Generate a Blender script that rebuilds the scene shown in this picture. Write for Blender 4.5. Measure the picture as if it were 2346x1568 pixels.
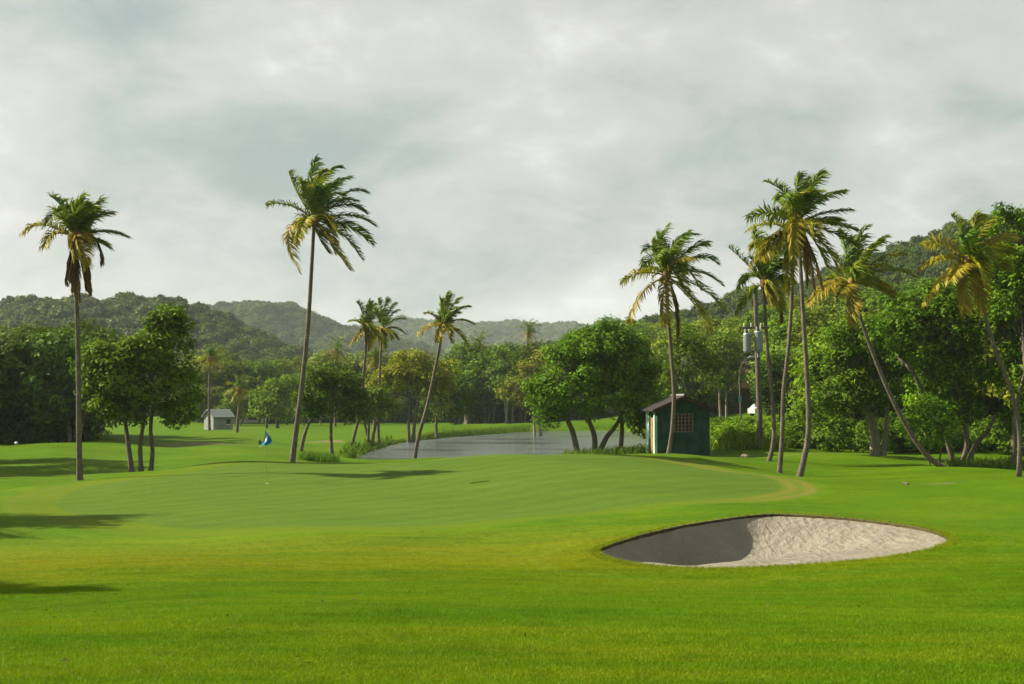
import bpy, math, random
import numpy as np

rad = math.radians
sc = bpy.context.scene
for o in list(bpy.data.objects):
    bpy.data.objects.remove(o)

# ------------------------------------------------------------------ camera
EYE = 1.75            # eye height above the turf at the camera
FPX = 3223.0          # focal length in the pixels of a 2346 x 1568 picture
PITCH = math.atan(146.0 / FPX)
cam_data = bpy.data.cameras.new('camera')
cam_data.sensor_width = 36.0
cam_data.lens = 36.0 * FPX / 2346.0
cam_data.clip_start = 0.1
cam_data.clip_end = 9000.0
cam = bpy.data.objects.new('camera', cam_data)
sc.collection.objects.link(cam)
cam.location = (0, 0, EYE)
cam.rotation_euler = (rad(90) + PITCH, 0, 0)
sc.camera = cam

# ------------------------------------------------------------------ light
SUN_ELEV, SUN_BEHIND = rad(36), rad(15)     # the sun stands to the left, a little beyond the subject
sun_vec = (-math.cos(SUN_ELEV) * math.cos(SUN_BEHIND), math.cos(SUN_ELEV) * math.sin(SUN_BEHIND), math.sin(SUN_ELEV))
sun_data = bpy.data.lights.new('sun', 'SUN')
sun_data.energy = 5.0
sun_data.angle = rad(0.6)
sun_data.color = (1.0, 0.90, 0.72)
sun = bpy.data.objects.new('sun', sun_data)
sc.collection.objects.link(sun)
sun.rotation_euler = (rad(90) - SUN_ELEV, 0, math.atan2(sun_vec[0], -sun_vec[1]))

world = bpy.data.worlds.new('World')
sc.world = world
world.use_nodes = True


class NT:
    """small helper around a node tree"""
    def __init__(s, tree):
        s.t = tree
        s.n = tree.nodes
        s.l = tree.links

    def add(s, typ, **kw):
        n = s.n.new(typ)
        for k, v in kw.items():
            if k == 'ins':
                for i, x in v.items():
                    s.set(n, i, x)
            else:
                setattr(n, k, v)
        return n

    def set(s, n, i, x):
        if isinstance(x, bpy.types.NodeSocket):
            s.l.new(x, n.inputs[i])
        elif isinstance(x, bpy.types.Node):
            s.l.new(x.outputs[0], n.inputs[i])
        else:
            n.inputs[i].default_value = x

    def math(s, op, a, b=0.0, clamp=False):
        n = s.add('ShaderNodeMath', operation=op, use_clamp=clamp)
        s.set(n, 0, a)
        s.set(n, 1, b)
        return n.outputs[0]

    def vmath(s, op, a, b=None, scale=None):
        n = s.add('ShaderNodeVectorMath', operation=op)
        s.set(n, 0, a)
        if b is not None:
            s.set(n, 1, b)
        if scale is not None:
            s.set(n, 'Scale', scale)
        return n.outputs['Value'] if op in ('DOT_PRODUCT', 'LENGTH') else n.outputs[0]

    def noise(s, vec, scale, detail=4.0, rough=0.5, dist=0.0, out='Fac'):
        n = s.add('ShaderNodeTexNoise')
        s.set(n, 'Vector', vec)
        s.set(n, 'Scale', scale)
        s.set(n, 'Detail', detail)
        s.set(n, 'Roughness', rough)
        s.set(n, 'Distortion', dist)
        return n.outputs[out]

    def ramp(s, fac, stops):
        n = s.add('ShaderNodeValToRGB')
        e = n.color_ramp.elements
        while len(e) < len(stops):
            e.new(0.5)
        for i, (p, c) in enumerate(stops):
            e[i].position = p
            e[i].color = (c[0], c[1], c[2], 1) if isinstance(c, (tuple, list)) else (c, c, c, 1)
        s.set(n, 0, fac)
        return n.outputs[0]

    def mix(s, fac, a, b, mode='MIX'):
        n = s.add('ShaderNodeMix', data_type='RGBA', blend_type=mode)
        s.set(n, 0, fac)
        for i, x in ((6, a), (7, b)):
            if isinstance(x, (tuple, list)):
                x = (x[0], x[1], x[2], 1)
            s.set(n, i, x)
        return n.outputs[2]

    def mapping(s, vec, scale=(1, 1, 1), loc=(0, 0, 0), rot=(0, 0, 0)):
        n = s.add('ShaderNodeMapping')
        s.set(n, 0, vec)
        n.inputs['Location'].default_value = loc
        n.inputs['Rotation'].default_value = rot
        n.inputs['Scale'].default_value = scale
        return n.outputs[0]


# sky: Nishita daylight behind a broken sheet of cloud
w = NT(world.node_tree)
w.n.clear()
SKY_STRENGTH = 0.1
sky = w.add('ShaderNodeTexSky', sky_type='NISHITA', sun_disc=False)
sky.sun_elevation = SUN_ELEV
sky.sun_rotation = math.atan2(sun_vec[0], sun_vec[1])
sky.air_density = 1.0
sky.dust_density = 2.0
tc = w.add('ShaderNodeTexCoord')
dirv = w.vmath('NORMALIZE', tc.outputs['Generated'])
sp = w.add('ShaderNodeSeparateXYZ')
w.set(sp, 0, dirv)
den = w.math('ADD', w.math('MAXIMUM', sp.outputs[2], 0.0), 0.50)
cu = w.math('DIVIDE', sp.outputs[0], den)
cv = w.math('DIVIDE', sp.outputs[1], den)
cc = w.add('ShaderNodeCombineXYZ')
w.set(cc, 0, cu)
w.set(cc, 1, cv)
CLOUD_OFF = (5.42, 5.10, 0.0)
cp = w.mapping(cc.outputs[0], loc=CLOUD_OFF)
big = w.noise(cp, 2.4, 3.0, 0.5, 0.3)
mid = w.noise(w.mapping(cc.outputs[0], scale=(0.9, 1.0, 1), loc=(10.45, 27.81, 0)), 5.5, 10.0, 0.58, 0.45)
fine = w.noise(w.mapping(cc.outputs[0], scale=(0.9, 1.1, 1), loc=(10.40, 17.92, 0)), 17.0, 8.0, 0.6, 0.4)
body = w.math('ADD', w.math('MULTIPLY', big, 0.46), w.math('ADD', w.math('MULTIPLY', mid, 0.40), w.math('MULTIPLY', fine, 0.14)))
cloud = w.ramp(body, [(0.38, (0.185, 0.212, 0.200)), (0.455, (0.250, 0.276, 0.262)), (0.505, (0.312, 0.318, 0.305)), (0.555, (0.345, 0.346, 0.334)), (0.64, (0.46, 0.46, 0.447))])
glow = w.math('MAXIMUM', w.vmath('DOT_PRODUCT', dirv, sun_vec), 0.0)
glow = w.math('ADD', 0.93, w.math('MULTIPLY', w.math('POWER', glow, 3.0), 0.45))
cloud = w.vmath('SCALE', cloud, scale=w.math('MULTIPLY', glow, 0.80 / SKY_STRENGTH))
cover = w.math('MULTIPLY', w.ramp(body, [(0.30, 0.90), (0.5, 0.99)]), 1.0)
skycol = w.mix(cover, sky.outputs[0], cloud)
bg = w.add('ShaderNodeBackground')
w.set(bg, 0, skycol)
bg.inputs[1].default_value = SKY_STRENGTH
wo = w.add('ShaderNodeOutputWorld')
w.l.new(bg.outputs[0], wo.inputs[0])

sc.view_settings.view_transform = 'Standard'
sc.view_settings.look = 'None'
sc.view_settings.gamma = 1.0
sc.view_settings.use_curve_mapping = False
sc.view_settings.exposure = 1.35
sc.render.engine = 'CYCLES'
sc.cycles.use_denoising = True
sc.cycles.max_bounces = 6
sc.cycles.diffuse_bounces = 3
sc.cycles.glossy_bounces = 2
sc.cycles.transmission_bounces = 4
sc.cycles.volume_bounces = 1
sc.cycles.transparent_max_bounces = 8
sc.cycles.caustics_reflective = False
sc.cycles.caustics_refractive = False

# ------------------------------------------------------------------ helpers
R = random.Random(7)
rng = np.random.default_rng(11)


def pix(px, py, Y):
    """the point at depth Y (metres along +Y) seen at a pixel of the 2346 x 1568 picture"""
    u = (px - 1173.0) / FPX
    v = (784.0 - py) / FPX
    c, s = math.cos(PITCH), math.sin(PITCH)
    d = (u, c - v * s, s + v * c)
    k = Y / d[1]
    return np.array((d[0] * k, Y, EYE + d[2] * k))


def pxm(Y):
    return Y / FPX        # metres per picture pixel at depth Y


def smooth(a, b, x):
    t = np.clip((np.asarray(x, float) - a) / (b - a), 0, 1)
    return t * t * (3 - 2 * t)


def link(o, parent=None):
    sc.collection.objects.link(o)
    if parent is not None:
        o.parent = parent
    return o


def tag(o, label=None, cat=None, group=None, kind=None):
    if label:
        o['label'] = label
    if cat:
        o['category'] = cat
    if group:
        o['group'] = group
    if kind:
        o['kind'] = kind
    return o


def empty(name, loc):
    o = bpy.data.objects.new(name, None)
    o.empty_display_size = 0.3
    o.location = loc
    return link(o)


def quad_mesh(name, V, F, mat=None, smooth_shade=False, face_attr=None, vert_attr=None):
    """fast mesh from numpy: V (n,3), F (m,k) faces of one size, optional float attributes"""
    V = np.ascontiguousarray(V, dtype=np.float32)
    F = np.ascontiguousarray(F, dtype=np.int32)
    me = bpy.data.meshes.new(name)
    m, k = F.shape
    me.vertices.add(len(V))
    me.vertices.foreach_set('co', V.ravel())
    me.loops.add(m * k)
    me.loops.foreach_set('vertex_index', F.ravel())
    me.polygons.add(m)
    me.polygons.foreach_set('loop_start', np.arange(0, m * k, k, dtype=np.int32))
    me.polygons.foreach_set('loop_total', np.full(m, k, dtype=np.int32))
    if smooth_shade:
        me.polygons.foreach_set('use_smooth', np.ones(m, dtype=bool))
    for d, dom in ((face_attr, 'FACE'), (vert_attr, 'POINT')):
        for nm, arr in (d or {}).items():
            a = me.attributes.new(nm, 'FLOAT', dom)
            a.data.foreach_set('value', np.ascontiguousarray(arr, dtype=np.float32))
    me.update(calc_edges=True)
    me.validate()
    if mat:
        me.materials.append(mat)
    return me


def mobj(name, me, parent=None, loc=None):
    o = bpy.data.objects.new(name, me)
    if loc is not None:
        o.location = loc
    return link(o, parent)


class MB:
    """collects boxes, prisms and tubes (quads and n-gons) into one mesh"""
    def __init__(s):
        s.v, s.f = [], []

    def poly(s, pts, faces):
        b = len(s.v)
        s.v += [tuple(map(float, p)) for p in pts]
        s.f += [tuple(b + i for i in f) for f in faces]
        return s

    def box(s, x0, x1, y0, y1, z0, z1):
        p = [(x0, y0, z0), (x1, y0, z0), (x1, y1, z0), (x0, y1, z0), (x0, y0, z1), (x1, y0, z1), (x1, y1, z1), (x0, y1, z1)]
        return s.poly(p, [(0, 3, 2, 1), (4, 5, 6, 7), (0, 1, 5, 4), (1, 2, 6, 5), (2, 3, 7, 6), (3, 0, 4, 7)])

    def cyl(s, c, r0, r1, h, n=16, axis=2):
        a = np.arange(n) * 2 * math.pi / n
        pts = []
        for r, z in ((r0, 0), (r1, h)):
            for t in a:
                q = [r * math.cos(t), r * math.sin(t), z]
                if axis == 0:
                    q = [q[2], q[0], q[1]]
                elif axis == 1:
                    q = [q[0], q[2], q[1]]
                pts.append((c[0] + q[0], c[1] + q[1], c[2] + q[2]))
        fs = [(i, (i + 1) % n, n + (i + 1) % n, n + i) for i in range(n)]
        fs += [tuple(range(n))[::-1], tuple(range(n, 2 * n))]
        return s.poly(pts, fs)

    def tube(s, P, rr, n=7):
        V, F = tube_arrays(P, rr, n)
        b = len(s.v)
        s.v += [tuple(x) for x in V]
        s.f += [tuple(int(b + i) for i in f) for f in F]
        return s

    def build(s, name, mat, parent=None, smooth_shade=False, loc=None):
        me = bpy.data.meshes.new(name)
        me.from_pydata(s.v, [], s.f)
        me.materials.append(mat)
        if smooth_shade:
            me.polygons.foreach_set('use_smooth', np.ones(len(me.polygons), dtype=bool))
        me.update()
        return mobj(name, me, parent, loc)


def tube_arrays(P, rr, n=7):
    P = np.asarray(P, float)
    rr = np.asarray(rr, float)
    m = len(P)
    T = np.gradient(P, axis=0)
    T /= np.linalg.norm(T, axis=1)[:, None] + 1e-9
    ref = np.array((0.0, 1.0, 0.0)) if abs(T[:, 1]).mean() < 0.8 else np.array((1.0, 0, 0))
    A = np.cross(T, ref)
    A /= np.linalg.norm(A, axis=1)[:, None] + 1e-9
    B = np.cross(T, A)
    ang = np.arange(n) * 2 * math.pi / n
    V = P[:, None, :] + rr[:, None, None] * (np.cos(ang)[None, :, None] * A[:, None, :] + np.sin(ang)[None, :, None] * B[:, None, :])
    F = []
    for i in range(m - 1):
        for j in range(n):
            k = (j + 1) % n
            F.append((i * n + j, i * n + k, (i + 1) * n + k, (i + 1) * n + j))
    return V.reshape(-1, 3), np.array(F)


def catmull(P, per=8, closed=False):
    P = np.asarray(P, float)
    n = len(P)
    out = []
    rngi = range(n) if closed else range(n - 1)
    for i in rngi:
        if closed:
            p0, p1, p2, p3 = P[(i - 1) % n], P[i], P[(i + 1) % n], P[(i + 2) % n]
        else:
            p0, p1, p2, p3 = P[max(i - 1, 0)], P[i], P[i + 1], P[min(i + 2, n - 1)]
        for k in range(per):
            t = k / per
            out.append(0.5 * ((2 * p1) + (-p0 + p2) * t + (2 * p0 - 5 * p1 + 4 * p2 - p3) * t * t + (-p0 + 3 * p1 - 3 * p2 + p3) * t ** 3))
    if not closed:
        out.append(P[-1])
    return np.array(out)


# ------------------------------------------------------------------ materials
def new_mat(name):
    m = bpy.data.materials.new(name)
    m.use_nodes = True
    t = NT(m.node_tree)
    t.n.clear()
    out = t.add('ShaderNodeOutputMaterial')
    return m, t, out


def principled(t, out, col, rough=0.8, spec=0.3, normal=None, metal=0.0):
    b = t.add('ShaderNodeBsdfPrincipled')
    if isinstance(col, (tuple, list)):
        col = (col[0], col[1], col[2], 1)
    t.set(b, 'Base Color', col)
    t.set(b, 'Roughness', rough)
    t.set(b, 'Specular IOR Level', spec)
    t.set(b, 'Metallic', metal)
    if normal is not None:
        t.set(b, 'Normal', normal)
    t.l.new(b.outputs[0], out.inputs[0])
    return b


def bump(t, h, strength=0.5, dist=0.05):
    n = t.add('ShaderNodeBump')
    n.inputs['Strength'].default_value = strength
    n.inputs['Distance'].default_value = dist
    t.set(n, 'Height', h)
    return n.outputs[0]


def plain_mat(name, col, rough=0.8, spec=0.3, var=0.25, scale=3.0, metal=0.0, bumpy=0.2):
    m, t, out = new_mat(name)
    co = t.add('ShaderNodeTexCoord').outputs['Object']
    nz = t.noise(co, scale, 6.0, 0.6)
    lo = tuple(c * (1 - var) for c in col)
    hi = tuple(min(1, c * (1 + var)) for c in col)
    c = t.ramp(nz, [(0.3, lo), (0.7, hi)])
    principled(t, out, c, rough, spec, bump(t, t.noise(co, scale * 8, 3.0), bumpy, 0.02), metal)
    return m


def leaf_mat(name, base=None, trans=0.20, spec=0.06, rough=0.65):
    """leaves: colour of the thing (object colour) varied leaf by leaf"""
    m, t, out = new_mat(name)
    at = t.add('ShaderNodeAttribute', attribute_name='tint').outputs['Fac']
    oi = t.add('ShaderNodeObjectInfo')
    if base is None:
        basec = oi.outputs['Color']
        rnd = None
    else:
        rnd = oi.outputs['Random']
        basec = t.mix(rnd, tuple(c * 0.72 for c in base), (base[0] * 1.5, base[1] * 1.22, base[2] * 1.0))
    k = t.ramp(at, [(0.0, (0.42, 0.46, 0.30)), (0.5, (0.98, 0.95, 0.45)), (0.85, (1.55, 1.32, 0.45)), (1.0, (2.2, 1.6, 0.5))])
    n = t.add('ShaderNodeMix', data_type='RGBA', blend_type='MULTIPLY')
    n.inputs[0].default_value = 1.0
    t.set(n, 6, basec)
    t.set(n, 7, k)
    n.clamp_result = False
    col = n.outputs[2]
    p = t.add('ShaderNodeBsdfPrincipled')
    t.set(p, 'Base Color', col)
    t.set(p, 'Roughness', rough)
    t.set(p, 'Specular IOR Level', spec)
    tr = t.add('ShaderNodeBsdfTranslucent')
    tcol = t.mix(1.0, col, (1.25, 1.35, 0.6), 'MULTIPLY')
    t.set(tr, 0, tcol)
    mx = t.add('ShaderNodeMixShader')
    mx.inputs[0].default_value = trans
    t.l.new(p.outputs[0], mx.inputs[1])
    t.l.new(tr.outputs[0], mx.inputs[2])
    t.l.new(mx.outputs[0], out.inputs[0])
    return m


M_LEAF = leaf_mat('leaf')
M_FROND = leaf_mat('palm_leaf', trans=0.28, spec=0.12, rough=0.5)
M_FOREST = leaf_mat('far_leaf', base=(0.043, 0.086, 0.015), trans=0.25, spec=0.15)


def bark_mat(name, a, b, ring=0.0):
    m, t, out = new_mat(name)
    co = t.add('ShaderNodeTexCoord').outputs['Object']
    st = t.mapping(co, scale=(6, 6, 1.4))
    nz = t.noise(st, 2.0, 7.0, 0.65)
    c = t.ramp(nz, [(0.3, a), (0.72, b)])
    h = nz
    if ring:
        wv = t.add('ShaderNodeTexWave', wave_type='BANDS', bands_direction='Z')
        t.set(wv, 'Vector', co)
        wv.inputs['Scale'].default_value = ring
        wv.inputs['Distortion'].default_value = 2.0
        wv.inputs['Detail'].default_value = 3.0
        c = t.mix(t.math('MULTIPLY', wv.outputs['Fac'], 0.22), c, tuple(x * 0.5 for x in a))
        h = t.math('ADD', nz, t.math('MULTIPLY', wv.outputs['Fac'], -0.3))
    principled(t, out, c, 0.9, 0.15, bump(t, h, 0.7, 0.04))
    return m


M_BARK = bark_mat('bark', (0.05, 0.04, 0.03), (0.17, 0.145, 0.115))
M_BARK_PALE = bark_mat('pale_bark', (0.11, 0.09, 0.07), (0.30, 0.26, 0.21))
M_PALM_BARK = bark_mat('palm_bark', (0.045, 0.036, 0.028), (0.20, 0.17, 0.13), ring=3.2)
M_HUSK = plain_mat('palm_husk', (0.22, 0.13, 0.045), 0.9, 0.1, 0.4, 9.0)


def turf_mat(name, kind, blade=False):
    """mown turf; kind 'rough' for the course, 'green' for the putting surface and its collar"""
    m, t, out = new_mat(name)
    co = t.add('ShaderNodeNewGeometry').outputs['Position'] if blade else t.add('ShaderNodeTexCoord').outputs['Object']
    n_big = t.noise(co, 0.085, 4.0, 0.55, 0.4)
    n_mid = t.noise(t.mapping(co, scale=(0.55, 1.0, 1.0)), 0.42, 8.0, 0.66, 0.4)
    n_strk = t.noise(t.mapping(co, scale=(0.22, 1.5, 1.0), rot=(0, 0, rad(7))), 0.9, 8.0, 0.68, 0.3)
    n_fine = t.noise(co, 9.0, 5.0, 0.65)
    n_blade = t.noise(t.mapping(co, scale=(1.0, 0.45, 1.0)), 48.0, 3.0, 0.7)
    n_mot = t.noise(t.mapping(co, scale=(0.7, 1.0, 1.0)), 2.3, 7.0, 0.72, 0.3)
    typ = 'INSTANCER' if blade else 'GEOMETRY'
    dry = t.add('ShaderNodeAttribute', attribute_name='dry', attribute_type=typ).outputs['Fac']
    dirt = t.add('ShaderNodeAttribute', attribute_name='dirt', attribute_type=typ).outputs['Fac']
    g = t.ramp(n_mid, [(0.30, (0.0472, 0.1111, 0.0008)), (0.52, (0.0697, 0.1429, 0.0010)), (0.72, (0.0968, 0.1656, 0.0018))])
    g = t.mix(t.ramp(n_strk, [(0.45, 0.0), (0.70, 0.5)]), g, (0.1215, 0.1633, 0.0035))
    g = t.mix(t.ramp(n_big, [(0.35, 0.0), (0.65, 0.45)]), g, (0.0428, 0.1134, 0.0008))
    dsum = t.math('ADD', dry, t.math('ADD', t.math('MULTIPLY', t.math('SUBTRACT', n_mid, 0.5), 1.3), t.math('MULTIPLY', t.math('SUBTRACT', n_strk, 0.5), 0.9)))
    d1 = t.ramp(dsum, [(0.10, 0.0), (0.85, 0.9)])
    dryc = t.ramp(t.math('ADD', t.math('MULTIPLY', n_fine, 0.4), t.math('MULTIPLY', n_strk, 0.6)), [(0.35, (0.0922, 0.1406, 0.0014)), (0.55, (0.1282, 0.1531, 0.0022)), (0.75, (0.1632, 0.1451, 0.0045))])
    g = t.mix(d1, g, dryc)
    soil = t.ramp(n_fine, [(0.3, (0.12, 0.105, 0.045)), (0.7, (0.20, 0.175, 0.085))])
    ds = t.math('ADD', dirt, t.math('MULTIPLY', t.math('SUBTRACT', n_mid, 0.5), 0.7))
    g = t.mix(t.ramp(ds, [(0.30, 0.0), (0.62, 1.0)]), g, soil)
    g = t.mix(1.0, g, t.ramp(n_mot, [(0.34, 0.76), (0.5, 0.95), (0.64, 1.0)]), 'MULTIPLY')
    if kind == 'green':
        roughc = g
        rr = t.add('ShaderNodeAttribute', attribute_name='ring').outputs['Fac']
        g = t.ramp(n_mid, [(0.30, (0.056, 0.108, 0.008)), (0.70, (0.074, 0.130, 0.012))])
        g = t.mix(t.ramp(n_strk, [(0.42, 0.0), (0.7, 0.5)]), g, (0.092, 0.140, 0.017))
        g = t.mix(1.0, g, t.ramp(n_mot, [(0.34, 0.86), (0.5, 0.97), (0.64, 1.0)]), 'MULTIPLY')
        wv = t.add('ShaderNodeTexWave', wave_type='BANDS', bands_direction='X')
        t.set(wv, 'Vector', t.mapping(co, rot=(0, 0, rad(38))))
        wv.inputs['Scale'].default_value = 0.22
        wv.inputs['Distortion'].default_value = 1.2
        wv.inputs['Detail'].default_value = 2.0
        g = t.mix(1.0, g, t.ramp(wv.outputs['Fac'], [(0.3, 0.92), (0.7, 1.0)]), 'MULTIPLY')
        wob = t.math('ADD', rr, t.math('MULTIPLY', t.math('SUBTRACT', n_mid, 0.5), 0.022))
        collar = t.ramp(n_strk, [(0.35, (0.064, 0.118, 0.0018)), (0.7, (0.094, 0.132, 0.0045))])
        pale = t.add('ShaderNodeAttribute', attribute_name='pale').outputs['Fac']
        band = t.ramp(wob, [(0.86, 0.0), (0.895, 0.8), (0.92, 0.15), (0.945, 0.85), (0.97, 0.25)])
        collar = t.mix(t.math('MULTIPLY', band, pale), collar, (0.150, 0.135, 0.030))
        g = t.mix(t.ramp(wob, [(0.86, 0.0), (0.868, 1.0)]), g, collar)
        g = t.mix(t.ramp(wob, [(0.955, 0.0), (0.985, 1.0)]), g, roughc)
    if blade:
        at = t.add('ShaderNodeAttribute', attribute_name='tint').outputs['Fac']
        rnd = t.add('ShaderNodeObjectInfo').outputs['Random']
        k = t.ramp(t.math('ADD', t.math('MULTIPLY', at, 0.65), t.math('MULTIPLY', rnd, 0.35)), [(0.15, (1.3, 1.3, 1.2)), (0.5, (1.9, 1.75, 1.5)), (0.85, (2.7, 2.2, 2.0))])
        mm = t.add('ShaderNodeMix', data_type='RGBA', blend_type='MULTIPLY')
        mm.inputs[0].default_value = 1.0
        t.set(mm, 6, g)
        t.set(mm, 7, k)
        p = t.add('ShaderNodeBsdfPrincipled')
        t.set(p, 'Base Color', mm.outputs[2])
        t.set(p, 'Roughness', 0.6)
        t.set(p, 'Specular IOR Level', 0.08)
        tr = t.add('ShaderNodeBsdfTranslucent')
        t.set(tr, 0, mm.outputs[2])
        mx = t.add('ShaderNodeMixShader')
        mx.inputs[0].default_value = 0.35
        t.l.new(p.outputs[0], mx.inputs[1])
        t.l.new(tr.outputs[0], mx.inputs[2])
        t.l.new(mx.outputs[0], out.inputs[0])
        return m
    amt = 0.65 if kind == 'rough' else 0.35
    f = t.math('ADD', t.math('MULTIPLY', n_fine, 0.5), t.math('MULTIPLY', n_blade, 0.5))
    k = t.ramp(f, [(0.34, 1 - amt), (0.5, 0.9), (0.64, 1.0)])
    g = t.mix(1.0, g, k, 'MULTIPLY')
    hgt = t.math('ADD', t.math('MULTIPLY', n_blade, 0.6), t.math('MULTIPLY', n_fine, 1.0))
    principled(t, out, g, 0.8, 0.03, bump(t, hgt, 0.55 if kind == 'rough' else 0.25, 0.04))
    return m


M_TURF = turf_mat('turf', 'rough')
M_GREEN = turf_mat('putting_turf', 'green')
M_BLADE = turf_mat('turf_blades', 'rough', True)


def sand_mat():
    m, t, out = new_mat('sand')
    co = t.add('ShaderNodeTexCoord').outputs['Object']
    n1 = t.noise(co, 1.1, 5.0, 0.6)
    n2 = t.noise(co, 22.0, 4.0, 0.7)
    c = t.ramp(n1, [(0.3, (0.205, 0.190, 0.148)), (0.7, (0.28, 0.260, 0.208))])
    c = t.mix(t.ramp(n2, [(0.40, 0.35), (0.6, 0.0)]), c, (0.18, 0.15, 0.105))
    v = t.add('ShaderNodeTexVoronoi')
    t.set(v, 'Vector', co)
    v.inputs['Scale'].default_value = 5.5
    rake = t.noise(t.mapping(co, scale=(5.0, 0.8, 1.0), rot=(0, 0, rad(12))), 1.6, 4.0, 0.6, 0.6)
    h = t.math('ADD', t.math('MULTIPLY', v.outputs['Distance'], 0.7), t.math('ADD', t.math('MULTIPLY', rake, 0.9), t.math('MULTIPLY', n2, 0.7)))
    principled(t, out, c, 0.95, 0.1, bump(t, h, 1.0, 0.09))
    return m


M_SAND = sand_mat()
M_SOIL = plain_mat('lip_soil', (0.055, 0.042, 0.014), 0.95, 0.05, 0.5, 6.0, bumpy=0.8)
M_HILL = plain_mat('hill_ground', (0.045, 0.075, 0.02), 0.95, 0.05, 0.4, 0.05)


def water_mat():
    m, t, out = new_mat('pond_water')
    co = t.add('ShaderNodeTexCoord').outputs['Object']
    n = t.noise(t.mapping(co, scale=(1.0, 1.0, 1.0)), 2.2, 4.0, 0.6)
    n2 = t.noise(co, 0.25, 3.0, 0.5)
    h = t.math('MULTIPLY', n, t.ramp(n2, [(0.35, 0.35), (0.65, 1.0)]))
    b = principled(t, out, (0.085, 0.10, 0.098), 0.10, 0.5, bump(t, h, 0.9, 0.26))
    b.inputs['IOR'].default_value = 1.33
    return m


M_WATER = water_mat()

# ------------------------------------------------------------------ terrain height
CT = []          # control points x, y, z


def ctl(Y, *pp):
    for px, py in pp:
        CT.append(pix(px, py, Y))


for x in (-25, 0, 25):
    CT.append(np.array((x, -12.0, 0.25)))
ctl(8.85, (-600, 1568), (300, 1568), (1173, 1568), (2000, 1568), (2900, 1568))
ctl(12.6, (-400, 1420), (300, 1422), (1173, 1418), (2000, 1415), (2600, 1412))
ctl(16.5, (-400, 1372), (300, 1374), (900, 1378), (1500, 1376), (2100, 1368), (2600, 1362))
ctl(25, (-300, 1272), (250, 1276), (800, 1274), (1150, 1264))
ctl(20.5, (-400, 1312), (300, 1312), (900, 1308), (2500, 1300))
ctl(30, (-300, 1228), (250, 1230), (700, 1224), (1150, 1203), (2400, 1197))
ctl(34, (1500, 1172), (1750, 1168), (2050, 1176))
ctl(40, (-200, 1170), (200, 1166), (700, 1160), (1200, 1143), (1600, 1128), (1900, 1140), (2400, 1146))
ctl(48, (0, 1142), (-200, 1135))
ctl(50, (130, 1116), (350, 1103), (612, 1110), (1000, 1092), (1350, 1073), (1600, 1078), (1800, 1105), (2100, 1118), (2400, 1108))
ctl(56, (60, 1100), (180, 1103), (330, 1082), (2334, 1094))
ctl(60, (470, 1066), (640, 1062), (1830, 1092), (2000, 1085))
ctl(62, (300, 1079), (850, 1058), (1700, 1076), (1785, 1071), (2166, 1076))
ctl(64, (1050, 1052), (1220, 1042), (1350, 1036), (1500, 1043))
ctl(66, (668, 1065), (1762, 1056))
ctl(70, (100, 1060), (-300, 1060), (350, 1055), (550, 1050), (900, 1068), (1200, 1062), (1400, 1045))
ctl(76, (1560, 1045), (1700, 1040), (1480, 1043), (2010, 1040), (2300, 1052), (2700, 1060))
ctl(85, (0, 1026), (-400, 1026), (250, 1025), (500, 1025), (687, 1037), (1742, 1026), (2000, 1020))
ctl(100, (0, 1009), (-400, 1005), (400, 1009), (600, 1012), (820, 1020), (1700, 1000), (2300, 1010), (2900, 1000))
ctl(130, (0, 996), (400, 996), (700, 1000), (900, 1003), (1000, 1002), (1650, 945), (2000, 965), (2400, 940))
ctl(160, (480, 988), (800, 985), (1700, 893), (2300, 850))
ctl(200, (-200, 982), (300, 977), (600, 976), (900, 973), (1150, 974), (1350, 968), (1550, 930))
ctl(260, (300, 962), (800, 955), (1200, 945), (1700, 840), (2300, 730))
for x, y, z in ((-300, 420, 0), (0, 420, 1), (-120, 160, -0.5), (-120, 80, 0), (60, 60, 0.2), (90, 140, 8), (60, 20, 0.5), (-60, 20, 0.2)):
    CT.append(np.array((x, y, z), float))

# bunker outline, seen over the near lip
BK = [(1369, 1262, 24.0), (1392, 1249, 24.7), (1434, 1236, 25.5), (1480, 1224, 26.5), (1600, 1200, 28.8), (1750, 1182, 30.6), (1900, 1187, 30.1), (2030, 1200, 28.8), (2113, 1213, 27.4), (2154, 1227, 26.2),
      (2174, 1241, 25.1), (2153, 1255, 24.2), (2113, 1266, 23.4), (1992, 1286, 22.1), (1850, 1298, 21.4), (1713, 1302, 21.15), (1580, 1300, 21.3), (1480, 1291, 21.8), (1434, 1284, 22.2), (1394, 1274, 22.9)]
for q in BK:
    CT.append(pix(*q))
CT = np.array(CT)


def warp(x, y):
    yy = np.maximum(np.asarray(y, float), -14.0) + 22.0
    return np.stack([np.asarray(x, float) / yy * 45.0, 40.0 * np.log(yy)], -1)


W0 = warp(CT[:, 0], CT[:, 1])


def tps_k(d2):
    return d2 * np.log(d2 + 1e-6)


_n = len(CT)
_A = np.zeros((_n + 3, _n + 3))
_A[:_n, :_n] = tps_k(((W0[:, None] - W0[None]) ** 2).sum(-1)) + np.eye(_n) * 6.0
_A[:_n, _n] = 1
_A[:_n, _n + 1:] = W0
_A[_n, :_n] = 1
_A[_n + 1:, :_n] = W0.T
_sol = np.linalg.solve(_A, np.concatenate([CT[:, 2], np.zeros(3)]))


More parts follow.
